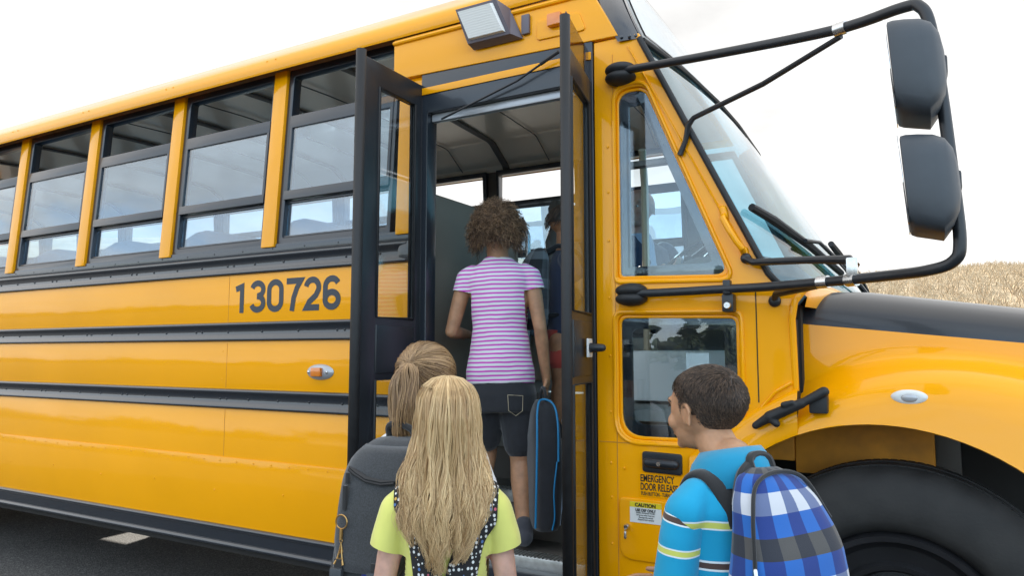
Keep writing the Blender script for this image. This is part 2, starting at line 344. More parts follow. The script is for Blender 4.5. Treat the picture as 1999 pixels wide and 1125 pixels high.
    def build(s, name, mat, parent=None, smooth=True, local=False, angle=35, label=None):
        if parent and not local:
            bmesh.ops.translate(s.b, verts=s.b.verts, vec=-origin(parent))
        me = s.mesh(name, smooth)
        if smooth and angle: sharp(me, angle)
        o = link(name, me, parent, mat)
        if label: o['label'] = label
        return o
def sharp(me, deg):
    b = bmesh.new(); b.from_mesh(me)
    for e in b.edges:
        e.smooth = not (len(e.link_faces) == 2 and e.calc_face_angle(0) > R(deg))
    b.to_mesh(me); b.free()
def evalmesh(o):
    dg = bpy.context.evaluated_depsgraph_get(); dg.update()
    me = bpy.data.meshes.new_from_object(o.evaluated_get(dg)); return me
def remesh(mb, name, voxel=.006, smooth=4, weld=False):
    me = mb.mesh(name, True, weld); o = bpy.data.objects.new('tmp', me); COL.objects.link(o)
    m = o.modifiers.new('r', 'REMESH'); m.mode = 'VOXEL'; m.voxel_size = voxel
    if smooth: k = o.modifiers.new('s', 'SMOOTH'); k.factor = .5; k.iterations = smooth
    out = evalmesh(o); bpy.data.objects.remove(o); bpy.data.meshes.remove(me); out.shade_smooth(); out.name = name
    return out
def displace(me, amp, fr=(30, 30, 30), seed=0, stretch=(1, 1, 1)):
    n = len(me.vertices); co = np.empty(n * 3); me.vertices.foreach_get('co', co); co = co.reshape(-1, 3)
    no = np.empty(n * 3); me.vertices.foreach_get('normal', no); no = no.reshape(-1, 3)
    r = np.random.RandomState(seed); d = np.zeros(n); q = co * np.array(stretch)
    for f in fr:
        for k in range(3):
            w = r.normal(size=3); w /= np.linalg.norm(w); ph = r.rand() * 6.28
            warp = .6 * np.sin(q @ (r.normal(size=3) * f * .5) + r.rand() * 6)
            d += (1 - np.abs(np.sin((q @ w) * f * .5 + ph + warp)) * 2) * (20 / f) ** .5
    d /= 2.0 * len(fr)
    co += no * (d * amp + amp * .45)[:, None]; me.vertices.foreach_set('co', co.ravel()); me.update(); return me
def rp(pts, rad, seg=6):
    out = []; n = len(pts); rads = rad if isinstance(rad, (list, tuple)) else [rad] * n
    for i in range(n):
        p = Vector((*pts[i], 0)); a = (Vector((*pts[i - 1], 0)) - p); b = (Vector((*pts[(i + 1) % n], 0)) - p)
        r = rads[i]
        if r <= 1e-5: out.append((p.x, p.y)); continue
        ang = a.angle(b); d = min(r / math.tan(ang / 2), a.length * .49, b.length * .49)
        A = p + a.normalized() * d; B = p + b.normalized() * d
        for k in range(seg + 1):
            t = k / seg; q = A * (1 - t) ** 2 + p * 2 * t * (1 - t) + B * t * t; out.append((q.x, q.y))
    return out
def plate(name, outline, holes, y, th, mat, parent, bev=0, smooth=True, fy=None, local=False, label=None, plane='XZ'):
    """2D outline (u,v) extruded: plane XZ -> faces -Y, occupying y..y+th"""
    cu = bpy.data.curves.new(name, 'CURVE'); cu.dimensions = '2D'; cu.fill_mode = 'BOTH'; cu.extrude = max(th / 2 - bev, 1e-4); cu.bevel_depth = bev; cu.bevel_resolution = 2
    if bev: cu.offset = -bev
    for ring in [outline] + list(holes):
        sp = cu.splines.new('POLY'); sp.points.add(len(ring) - 1); sp.use_cyclic_u = True
        for i, p in enumerate(ring): sp.points[i].co = (p[0], p[1], 0, 1)
    o = bpy.data.objects.new('tmp', cu); COL.objects.link(o); me = evalmesh(o); bpy.data.objects.remove(o); bpy.data.curves.remove(cu)
    b = bmesh.new(); b.from_mesh(me); bpy.data.meshes.remove(me); yc = y + th / 2
    og = origin(parent) if parent and not local else Vector()
    for v in b.verts:
        u, w, d = v.co; dy = fy(u, w) if fy else 0
        if plane == 'XZ': v.co = Vector((u, yc - d + dy, w)) - og
        elif plane == 'YZ': v.co = Vector((yc + d + dy, u, w)) - og
        else: v.co = Vector((u, w, yc + d)) - og
    bmesh.ops.remove_doubles(b, verts=b.verts, dist=1e-5)
    me = bpy.data.meshes.new(name); b.to_mesh(me); b.free()
    if smooth: me.shade_smooth(); sharp(me, 40)
    o = link(name, me, parent, mat)
    if label: o['label'] = label
    return o
def text(name, s, loc, size, mat, parent, xs=1, bold=0, plane='XZ', align='LEFT', rot=None, th=.0008, local=False, space=1.0):
    cu = bpy.data.curves.new(name, 'FONT'); cu.body = s; cu.size = size; cu.extrude = th / 2; cu.offset = bold; cu.align_x = align; cu.space_character = space; cu.resolution_u = 6
    o = bpy.data.objects.new('tmp', cu); COL.objects.link(o); me = evalmesh(o); bpy.data.objects.remove(o); bpy.data.curves.remove(cu)
    T = Matrix.Translation(Vector(loc) - (Vector() if local else origin(parent))) @ (rot or Matrix.Rotation(R(90), 4, 'X')) @ Matrix.Diagonal((xs, 1, 1, 1))
    me.transform(T); me.name = name
    return link(name, me, parent, mat)
def strands(name, P, rad, mat, parent, tone=None, sides=3, cap=None):
    """P (N,S,3) paths, rad (N,S) radii -> one mesh of thin tubes"""
    P = np.asarray(P, float); N_, S_, _ = P.shape
    T = np.gradient(P, axis=1); T /= np.linalg.norm(T, axis=2, keepdims=True) + 1e-9
    ref = np.tile(np.array([.37, .61, .7]), (N_, S_, 1)); A = np.cross(T, ref); A /= np.linalg.norm(A, axis=2, keepdims=True) + 1e-9; B = np.cross(T, A)
    rad = np.broadcast_to(rad, (N_, S_))[..., None]
    rings = [P + (A * math.cos(2 * math.pi * k / sides) + B * math.sin(2 * math.pi * k / sides)) * rad for k in range(sides)]
    V = np.stack(rings, axis=2).reshape(-1, 3)
    idx = np.arange(N_ * S_ * sides).reshape(N_, S_, sides)
    F = []
    for k in range(sides):
        k2 = (k + 1) % sides
        F.append(np.stack([idx[:, :-1, k], idx[:, :-1, k2], idx[:, 1:, k2], idx[:, 1:, k]], axis=-1).reshape(-1, 4))
    F = np.concatenate(F)
    tn = np.repeat((nrs.rand(N_) if tone is None else tone), S_ * sides)
    if cap is not None:     # add an under-mesh
        b = cap; nv = len(b.vertices); co = np.empty(nv * 3); b.vertices.foreach_get('co', co)
        fs = [tuple(p.vertices) for p in b.polygons]; off = len(V)
        V = np.concatenate([V, co.reshape(-1, 3)]); tn = np.concatenate([tn, np.full(nv, .12)])
        F = [tuple(f) for f in F] + [tuple(i + off for i in f) for f in fs]
        bpy.data.meshes.remove(b)
    else: F = [tuple(f) for f in F]
    me = bpy.data.meshes.new(name); me.from_pydata(V.tolist(), [], F); me.shade_smooth()
    at = me.attributes.new('tone', 'FLOAT', 'POINT'); at.data.foreach_set('value', tn.astype(np.float32))
    return link(name, me, parent, mat)

# ------------------------------------------------------------------ ground, hill, far things
g = MB(); g.grid([[(x, y, 0) for x in (-600, -60, -10, 10, 60, 600)] for y in (-600, -60, -10, 10, 60, 600)])
tagit(g.build('asphalt_ground', M['asphalt'], smooth=False), kind='structure')
def hill_z(x, y):
    t = max(0, min(1, (y - 13) / 68.)); crest = 7.9 + (.115 * (-x) if x < 0 else -.012 * x)
    crest += .5 * math.sin(x * .11 + 1) + .28 * math.sin(x * .37)
    u = t * (1.75 - .75 * t)
    if y > 82: u = 1 - (y - 82) / 400.
    return -.06 + crest * max(u, -.2) + (.16 * math.sin(x * .9 + y * .5) * math.sin(y * .7 - x * .3) if t > .02 else 0)
hx = [-420, -300, -220] + [-170 + i * 2.5 for i in range(90)] + [60, 80, 120, 180, 300]
hy = [13, 13.6, 14.4] + [15.5 + i * 1.6 for i in range(43)] + [90, 110, 160, 260]
h = MB(); h.grid([[(x, y, hill_z(x, y)) for x in hx] for y in hy])
tagit(h.build('dry_grass_hill', M['field'], angle=0), kind='structure')
def dry_grass():
    n = 34000; y = 17 + 64 * nrs.rand(n) ** 1.15; x = -14 + (y * .20 + 16) * nrs.rand(n)
    cl = nrs.rand(n) < .55; cx = np.round(x * .9) / .9 + nrs.normal(size=n) * .16; cy = np.round(y * .7) / .7 + nrs.normal(size=n) * .2
    x = np.where(cl, cx, x); y = np.where(cl, cy, y)
    z = np.array([hill_z(a, b) for a, b in zip(x, y)]) - .03
    hgt = (.12 + .34 * nrs.rand(n)) * (1 + .5 * cl); lean = nrs.normal(size=(n, 2)) * .45
    t = np.array([0, .5, 1.])
    P = np.stack([x[:, None] + lean[:, :1] * hgt[:, None] * t ** 1.6, y[:, None] + lean[:, 1:] * hgt[:, None] * t ** 1.6, z[:, None] + hgt[:, None] * t], -1)
    rad = (.012 + .02 * nrs.rand(n))[:, None] * np.array([1, .8, .15])
    tagit(strands('dry_grass', P, rad, M['blade'], None, tone=nrs.rand(n) ** .8), kind='stuff')
dry_grass()
post = MB(); post.rc((0, 0, -.3), (0, 0, 1.15), .06, .06, 8).box((-.22, -.03, .85), (.22, .03, .93))
o = post.build('marker_post', M['intdark'], local=True); o.location = (9.2, 80, hill_z(9.2, 80)); tagit(o, 'tiny thin post with a short crossbar standing on the hill crest', 'post')
def conifer(loc, H, Wd, label, seed, dens=900, group=None):
    r = np.random.RandomState(seed); t = empty('conifer_tree', loc, 0, label, 'tree', group)
    MB().tube([(0, 0, -.1), (.03, .02, H * .5), (0, 0, H * .97)], [H * .022, H * .014, .01], 8).build('trunk', M['bark'], t, local=True)
    n = dens; hh = H * (.12 + .86 * r.rand(n) ** .8); az = r.rand(n) * 6.283; env = Wd * (1 - (hh / H)) ** .75 * (.55 + .55 * r.rand(n)) + .05
    lay = .8 + .35 * np.sin(hh * 5.1 / H * 6 + az * 1.0); env *= lay
    S_ = 5; q = np.linspace(0, 1, S_); ca, sa = np.cos(az), np.sin(az)
    P = np.stack([(env * ca)[:, None] * q, (env * sa)[:, None] * q, hh[:, None] - (env * .35)[:, None] * q ** 1.5 + .1 * q], -1)
    # twigs: several offset copies with jitter reading as needle sprays
    P = np.concatenate([P + r.normal(size=(n, 1, 3)) * .07 * H / 6 * q[None, :, None] for _ in range(4)])
    rad = (H / 6) * (.018 + .05 * r.rand(len(P)))[:, None] * np.array([.5, 1, 1.1, .9, .1])
    strands('crown', P, rad, M['leaf'], t, tone=r.rand(len(P)))
    return t
conifer((-10.6, -42, 0), 6.6, 2.1, 'dense dark pine standing across the asphalt, tallest tree mirrored in the door window', 3, 1500)
conifer((-11.9, -40, 0), 4.6, 1.2, 'shorter narrow pine just left of the tallest pine in the mirror image', 5, 800)
for i, (x, y, H_, lb) in enumerate([(-33, -75, 4.0, 'mid height conifer second from the near end of the row by the house'), (-35.5, -78, 5.2, 'tallest conifer of the row beside the cream house'), (-38, -77, 4.4, 'conifer of the row nearest the cream house'), (-29, -74, 3.2, 'shortest conifer at the open end of the row by the house')]):
    conifer((x, y, 0), H_, 1.1, lb, 20 + i, 300, 'distant conifers beyond the asphalt lot')
def treeline():
    n = 5200; x = -190 + 300 * nrs.rand(n); top = 2.2 + 1.6 * np.sin(x * .11) + 1.1 * np.sin(x * .37 + 2) + .9 * np.sin(x * .9)
    top = np.clip(top + 1.3, 1.6, 6.5); z = top * nrs.rand(n) ** .6; y = -86 + nrs.normal(size=n) * 3
    q = np.linspace(0, 1, 4); d = nrs.normal(size=(n, 3)) * np.array([.8, .8, .5])
    P = np.stack([x, y, z], -1)[:, None] + d[:, None] * q[None, :, None]
    tagit(strands('distant_woodland', P, (.3 + .45 * nrs.rand(n))[:, None] * np.array([.5, 1, .9, .1]), M['leaf'], None), kind='stuff')
treeline()
hs = empty('house', (-44, -78, 0), .2, 'low cream house with a grey roof across the asphalt lot', 'house')
MB().box((-5, -3, 0), (5, 3, 2.5)).build('wall', M['wall_cream'], hs, local=True, smooth=False)
MB().grid([[(-5.4, -3.4, 2.5), (5.4, -3.4, 2.5)], [(-5.4, 0, 3.9), (5.4, 0, 3.9)], [(-5.4, 3.4, 2.5), (5.4, 3.4, 2.5)]]).build('roof', M['roof_grey'], hs, local=True, smooth=False)
for wx in (-3, 0, 3): MB().box((wx - .6, 2.98, 1), (wx + .6, 3.04, 2)).build('window', M['frit'], hs, local=True)

# ------------------------------------------------------------------ the bus
bus = empty('school_bus', (-4.0, 1.2, 0), 0, 'orange yellow school bus with black rub rails and its entrance door folded open', 'school bus')
OG = origin(bus)
def ed(z): return -.412 - .478 * (z - 1.525)          # windscreen side edge
X0, XD0, XD1 = -10.4, -1.836, -1.04
WB = 1.2
# side panels near side (bands between the rails)
def band(name, z0, z1, xr, y=0.0, mat='orange'):
    n = 1
    o = MB().box((X0, y, z0), (xr, y + .03, z1), .003).build(name, M[mat], bus); return o
for (z0, z1) in ((1.44, 1.678), (1.112, 1.348), (.452, 1.018)): band('side_panel', z0, z1, XD0 - .002)
# lower skirt sheet laps over the upper with a visible seam
MB().box((X0, -.004, .452), (XD0 - .004, -.0005, .782), .001).build('skirt_sheet', M['orange'], bus)
def railprof(name, z0, z1, xr, y=-.0, th=.016, round_end=True):
    m = MB(); h = z1 - z0; b = h * .23
    prof = [(0, z0), (-th * .8, z0 + .004), (-th, z0 + b * .5), (-th * .7, z0 + b), (-th * .35, z0 + b * 1.15), (-th * .35, z1 - b * 1.15), (-th * .7, z1 - b), (-th, z1 - b * .5), (-th * .8, z1 - .004), (0, z1)]
    P = [[(x, y + a, z) for a, z in prof] for x in (X0, xr)]
    m.grid(P); m.b.faces.new([v for v in m.b.verts if abs(v.co.x - xr) < 1e-6])
    return m.build(name, M['black'], bus, angle=60)
railprof('rub_rail', 1.676, 1.772, -1.905); railprof('rub_rail', 1.346, 1.442, XD0 - .006); railprof('rub_rail', 1.015, 1.114, XD0 - .006)
railprof('rub_rail', .358, .462, XD0 - .006, th=.022)
m = MB(); m.lathe([(-.014, .001), (-.014, .03), (-.010, .044), (0, .048)], (-1.905, 0, 1.724), n=24); m.build('rail_end', M['black'], bus)
MB().box((X0, .0, 1.772), (XD0 - .02, .03, 1.815), .002).build('window_sill', M['black'], bus)
MB().box((X0, .008, 1.682), (XD0 - .003, .03, 1.77)).build('belt_panel', M['orange'], bus)
MB().box((X0, .01, .33), (XD0 - .01, .03, .37)).build('skirt_flange', M['under'], bus)
for x in (-3.02, -5.45):
    for z0, z1 in ((1.445, 1.673), (1.118, 1.343), (.786, 1.012)): MB().box((x, -.0011, z0), (x + .0022, .0, z1)).build('panel_joint', M['apron'], bus)
# rivets and screws
rv = MB()
def dome(m, x, y, z, r=.0045, h=.003):
    bmesh.ops.create_uvsphere(m.b, u_segments=8, v_segments=5, radius=1, matrix=Matrix.Translation((x, y, z)) @ Matrix.Diagonal((r, h, r, 1)))
k = 0
for i in range(46): dome(rv, -2.33 - i * .118, -.005, .765)
for i in range(14): dome(rv, -2.6 - i * .47, -.005, .62 + (.0 if i % 2 else .015))
for z in (1.30, 1.16): dome(rv, -3.05, 0, z)
tagit(rv.build('rivets', M['orange'], bus), kind='stuff')
rb = MB()
for z, st in ((1.724, .196), (1.394, .24), (1.065, .2)):
    i = 0
    while -2.05 - i * st > -7.5:
        x = -2.05 - i * st; dome(rb, x, -.006, z, .006, .004)
        if i % 4 == 1: dome(rb, x + .045, -.006, z, .006, .004)
        i += 1
for i in range(24): dome(rb, -2.3 - i * .21, .0, 1.793, .004, .003)
tagit(rb.build('rail_screws', M['black_sat'], bus), kind='stuff')
# pillars and windows
TH = lambda z: .058 * (z - 1.8) / .89
PIL = [-2.747 - .785 * i for i in range(9)]
pm = MB(); pm.box((-.044, -.012, 1.80), (.044, .02, 2.70), .004)
for v in pm.b.verts: v.co.y += TH(v.co.z)
pme = pm.mesh('window_pillar'); sharp(pme, 35); pme.materials.append(M['orange'])
for x in PIL:
    o = link('window_pillar', pme, bus); o.location = Vector((x, 0, 0)) - OG
pm = MB(); pm.box((-1.965, -.012, 1.80), (-1.84, .02, 2.49), .004)
for v in pm.b.verts: v.co.y += TH(v.co.z) * .5
pm.build('door_pillar', M['orange'], bus)
hw = .3475
def winmeshes():
    sh = lambda me: ([setattr(v, 'co', Vector((v.co.x, v.co.y + TH(v.co.z), v.co.z))) for v in me.vertices], me)[1]
    d = {}
    t = empty('tmp_root')
    o = plate('frame', rp([(-hw, 1.80), (hw, 1.80), (hw, 2.70), (-hw, 2.70)], .004, 1), [rp([(-hw + .034, 1.842), (hw - .022, 1.842), (hw - .022, 2.662), (-hw + .034, 2.662)], .014, 3)], .004, .05, M['frame'], t, .003, local=True); d['side_window'] = sh(o.data)
    for nm, z0, z1, y0, y1, x0, x1 in (('sash_rail', 2.394, 2.456, -.0, .022, -hw + .03, hw - .018), ('meeting_rail', 2.03, 2.075, -.004, .03, -hw + .03, hw - .018), ('lower_rail', 2.015, 2.028, .02, .04, -hw + .03, hw - .018), ('bottom_bead', 1.843, 1.853, .01, .04, -hw + .034, hw - .022)):
        d[nm] = sh(MB().box((x0, y0, z0), (x1, y1, z1), .003).mesh(nm)); d[nm].materials.append(M['frame']); sharp(d[nm], 35)
    d['sash_pane'] = sh(MB().box((-hw + .05, .008, 2.075), (hw - .036, .012, 2.394)).mesh('sash_pane', False)); d['sash_pane'].materials.append(M['glass'])
    d['sash_stile'] = sh(MB().box((-hw + .034, .0, 2.07), (-hw + .05, .02, 2.396), .002).mesh('sash_stile')); d['sash_stile'].materials.append(M['frame'])
    d['side_stile'] = sh(MB().box((hw - .036, .0, 2.07), (hw - .02, .02, 2.396), .002).mesh('sash_stile')); d['side_stile'].materials.append(M['frame'])
    d['lower_pane'] = sh(MB().box((-hw + .036, .028, 1.85), (hw - .024, .032, 2.02)).mesh('lower_pane', False)); d['lower_pane'].materials.append(M['glass'])
    bpy.data.objects.remove(o); bpy.data.objects.remove(t); return d
WD = winmeshes()
def put_window(x, far=False):
    f = link('side_window', WD['side_window'], bus); f.location = Vector((x, 2 * WB if far else 0, 0)) - OG
    if far: f.rotation_euler = (0, 0, math.pi)
    for nm in ('sash_rail', 'sash_stile', 'side_stile', 'sash_pane', 'meeting_rail', 'lower_rail', 'lower_pane', 'bottom_bead'):
        link(nm, WD[nm], f)
    return f
for x in [PIL[0] + .3925] + [(PIL[i] + PIL[i + 1]) / 2 for i in range(8)]: put_window(x)
FP = [-1.30 - .785 * i for i in range(12)]
for i in range(11): put_window((FP[i] + FP[i + 1]) / 2, True)
fp = MB()
fp.box((-.05, -.03, 1.80), (.05, .03, 2.75), .006); fpm = fp.mesh('far_pillar'); fpm.materials.append(M['intdark'])
for x in FP:
    o = link('far_pillar', fpm, bus); o.location = Vector((x, 2.355, 0)) - OG
# window for the driver on the far side
plate('driver_window_frame', rp([(-1.25, 1.68), (-.58, 1.68), (-1.03, 2.62), (-1.25, 2.62)], .01), [rp([(-1.20, 1.72), (-.66, 1.72), (-1.05, 2.58), (-1.20, 2.58)], .02)], 2.34, .05, M['intdark'], bus)
# far side wall
MB().box((X0, 2.37, 1.05), (-.42, 2.40, 1.80)).build('far_wall', M['orange'], bus, smooth=False)
MB().box((X0, 2.34, 1.09), (-.42, 2.368, 1.798)).build('far_wall_lining', M['ceil'], bus, smooth=False)
arch = lambda cx, r, n=14: [(cx + r * math.cos(math.pi * (1 - k / n)), .49 + r * math.sin(math.pi * (1 - k / n))) for k in range(n + 1)]
plate('far_skirt', [(X0, .36), (-7.12, .36)] + arch(-6.47, .62) + [(-5.82, .36), (-.42, .36), (-.42, 1.048), (X0, 1.048)], [], 2.375, .02, M['orange'], bus)
MB().box((X0, -.0, .36), (X0 + .03, 2.4, 2.9)).build('rear_wall', M['orange'], bus, smooth=False)
# roof
def roofprof(inner=False):
    if inner: return [(.075, 2.70), (.10, 2.74), (.30, 2.865), (.34, 2.875), (.8, 2.895), (1.2, 2.90)]
    return [(-.018, 2.675), (-.024, 2.69), (-.02, 2.735), (.0, 2.76), (.05, 2.80), (.12, 2.86), (.28, 2.95), (.55, 3.02), (.9, 3.05), (1.2, 3.055)]
def sweep(prof, xs):
    full = prof + [(2.4 - y, z) for y, z in prof[-2::-1]]
    return [[(x if not callable(x) else x(z), y, z) for y, z in full] for x in xs]
MB().grid(sweep(roofprof(), [X0, -8, -6, -4, -2.2, lambda z: ed(z) - .085])).build('roof', M['orange'], bus, angle=50)
MB().grid(sweep(roofprof(True), [X0, -2.2, lambda z: ed(z) - .12])).build('ceiling', M['ceil'], bus, angle=25)
rf = MB()
for x in PIL:
    for dx in (-.03, .03): 
        for z, y in ((2.70, -.021), (2.735, -.02)): dome(rf, x + dx, y, z, .005, .003)
tagit(rf.build('roof_rivets', M['orange'], bus), kind='stuff')
prof_in = roofprof(True); fullin = [(y + (.0), z - .012) for y, z in prof_in] + [(2.4 - y, z - .012) for y, z in prof_in[-2::-1]]
for x in PIL:
    P = [[(x - .03, y, z + .006), (x - .022, y, z - .004), (x + .022, y, z - .004), (x + .03, y, z + .006)] for y, z in fullin]
    MB().grid(P).build('ceiling_rib', M['intdark'], bus)
for x, y in ((-2.25, 1.2), (-3.9, 1.2), (-5.5, 1.2)):
    f = MB().box((x - .11, y - .1, 2.845), (x + .11, y + .1, 2.893), .015).build('ceiling_lamp', M['chrome_dull'], bus)
    MB().box((x - .085, y - .07, 2.838), (x + .085, y + .07, 2.8445), .002).build('lamp_cover', M['white_plastic'], f)
sc = MB()
for x in (-1.55, -2.37, -3.14, -3.92, -4.7): sc.tube([(x, y, z - .003) for y, z in fullin[1:-1]], .004, 5)
tagit(sc.build('ceiling_seams', M['intdark'], bus), kind='stuff')
# floor, underside, stepwell
MB().box((X0, .03, 1.05), (-1.84, 2.37, 1.09)).build('floor', M['floor'], bus, smooth=False)
MB().box((-1.84, .82, 1.05), (-.45, 2.37, 1.09)).build('floor', M['floor'], bus, smooth=False)
MB().box((-1.056, .03, 1.05), (-.45, .82, 1.09)).build('floor', M['floor'], bus, smooth=False)
MB().box((-10.2, .75, .62), (.9, .83, .84)).build('chassis_rail', M['under'], bus); MB().box((-10.2, 1.57, .62), (.9, 1.65, .84)).build('chassis_rail', M['under'], bus)
MB().box((-4.2, .25, .52), (-2.6, .7, 1.0), .05).build('fuel_tank', M['under'], bus)
MB().box((-3.4, 1.75, .36), (-2.4, 2.3, 1.0), .05).build('battery_box', M['under'], bus)
for zt, y0, y1 in ((.51, .05, .315), (.70, .30, .565), (.895, .55, .83)):
    MB().box((-1.81, y0 + .012, zt - .03), (-1.066, y1, zt), .002).build('step_tread', M['intdark'], bus)
    MB().box((-1.805, y0, zt - .045), (-1.07, y0 + .012, zt + .003), .003).build('step_nosing', M['alu'], bus)
    nb = MB()
    for i in range(44): nb.box((-1.80 + i * .0166, y0 + .004, zt + .001), (-1.80 + i * .0166 + .009, y0 + .07, zt + .006), .0)
    tagit(nb.build('tread_ribs', M['alu'], bus, smooth=False), kind='stuff')
for y, z0, z1 in ((.315, .51, .67), (.565, .70, .865), (.83, .895, 1.05)):
    MB().box((-1.81, y, z0 - .02), (-1.066, y + .014, z1)).build('step_riser', M['intdark'], bus, smooth=False)
MB().box((-1.62, .557, .735), (-1.40, .564, .825), .001).build('step_sign', M['sign_white'], bus)
text('step_sign_lettering', 'WATCH YOUR STEP', (-1.413, .556, .762), .05, M['sign_brown'], bus, xs=.34, bold=.0008, align='RIGHT')
MB().box((-1.835, .04, .42), (-1.812, .86, 1.09)).build('stepwell_side', M['barrier'], bus, smooth=False)
MB().box((-1.064, .04, .42), (-1.045, .86, 1.09)).build('stepwell_side', M['intdark'], bus, smooth=False)
MB().box((-1.83, .04, .40), (-1.05, .84, .42)).build('stepwell_bottom', M['under'], bus, smooth=False)
plate('barrier_panel', rp([(.045, .5), (.92, .5), (.92, 2.0), (.045, 2.0)], [0, 0, .05, .02]), [], -1.90, .03, M['barrier'], bus, .006, plane='YZ')
MB().tube([(-1.78, .86, 1.1), (-1.78, .86, 1.9), (-1.82, .86, 2.0)], .014).build('grab_rail', M['steel'], bus)
# seats
sm = MB()
sm.loft([(0, 0, 0, .055, .47, 4), (.3, 0, 0, .055, .475, 4), (.50, -.02, 0, .052, .47, 4), (.60, -.03, 0, .05, .44, 4), (.66, -.035, 0, .04, .36, 3.5), (.68, -.036, 0, .02, .30, 3)], 40)
seatm = sm.mesh('seat_back'); seatm.materials.append(M['seat'])
cm = MB().box((0, -.46, .32), (.42, .46, .45), .04).mesh('seat_cushion'); cm.materials.append(M['seat'])
for i in range(9):
    x = -2.75 - i * .76
    for y in (.56, 1.84):
        o = link('seat_back', seatm, bus); o.location = Vector((x, y, 1.31)) - OG
        c = link('seat_cushion', cm, bus); c.location = Vector((x, y, 1.09)) - OG
# door frame and header
plate('door_frame', rp([(-1.836, .40), (-1.04, .40), (-1.04, 2.49), (-1.836, 2.49)], .004, 1), [rp([(-1.803, .47), (-1.075, .47), (-1.075, 2.315), (-1.803, 2.315)], .006, 1)], -.006, .07, M['frame'], bus, .003)
MB().box((-1.83, -.012, 2.395), (-1.045, -.0065, 2.425), .001).build('header_strip', M['orange'], bus)
MB().grid([[(-1.83, .064, 2.315), (-1.045, .064, 2.315)], [(-1.83, .12, 2.33), (-1.045, .12, 2.33)], [(-1.83, .13, 2.70), (-1.045, .13, 2.70)]]).build('header_lining', M['intdark'], bus, smooth=False)
MB().box((-1.80, .02, 2.28), (-1.078, .05, 2.314), .006).build('header_lip', M['chrome_dull'], bus)
rod = MB().tube([(-1.72, -.02, 2.27), (-1.35, -.035, 2.36), (-1.16, -.05, 2.435)], .0045, 8).tube([(-1.24, -.046, 2.403), (-1.16, -.05, 2.435)], .0075, 8); rod.build('door_rod', M['black_sat'], bus)
# header panel above the door
plate('header_panel', [(-1.985, 2.492), (-.935, 2.464), (-1.045, 2.672), (-1.985, 2.672)], [], -.012, .03, M['orange_cap'], bus, .004)
plate('header_emboss', rp([(-1.27, 2.515), (-1.06, 2.512), (-1.09, 2.59), (-1.27, 2.595)], .015), [], -.019, .008, M['orange_cap'], bus, .003)
MB().tube([(-1.985, -.014, 2.655), (-1.05, -.014, 2.655)], .009, 8).build('drip_bead', M['orange_cap'], bus)
MB().box((-1.215, -.045, 2.55), (-1.155, -.012, 2.6), .008).build('marker_lamp', M['amber'], bus)
# step light over the door
L_ = MB(); L_.grid([[(-1.585, -.02, 2.675), (-1.39, -.02, 2.675), (-1.33, -.02, 2.535), (-1.56, -.02, 2.535)], [(-1.60, -.10, 2.685), (-1.41, -.10, 2.685), (-1.365, -.06, 2.548), (-1.565, -.06, 2.548)]], True, True)
lh = L_.build('door_lamp', M['lamp_case'], bus, angle=20)
lr = MB(); lr.grid([[(-1.588, -.098, 2.673), (-1.424, -.098, 2.673), (-1.385, -.064, 2.558), (-1.555, -.064, 2.558)], [(-1.582, -.112, 2.667), (-1.430, -.112, 2.667), (-1.392, -.078, 2.561), (-1.550, -.078, 2.561)]], True, True)
lr.build('lamp_lens', M['lens'], lh, angle=20)
MB().box((-1.335, -.028, 2.55), (-1.30, -.013, 2.63), .004).build('lamp_bracket', M['lamp_case'], bus)
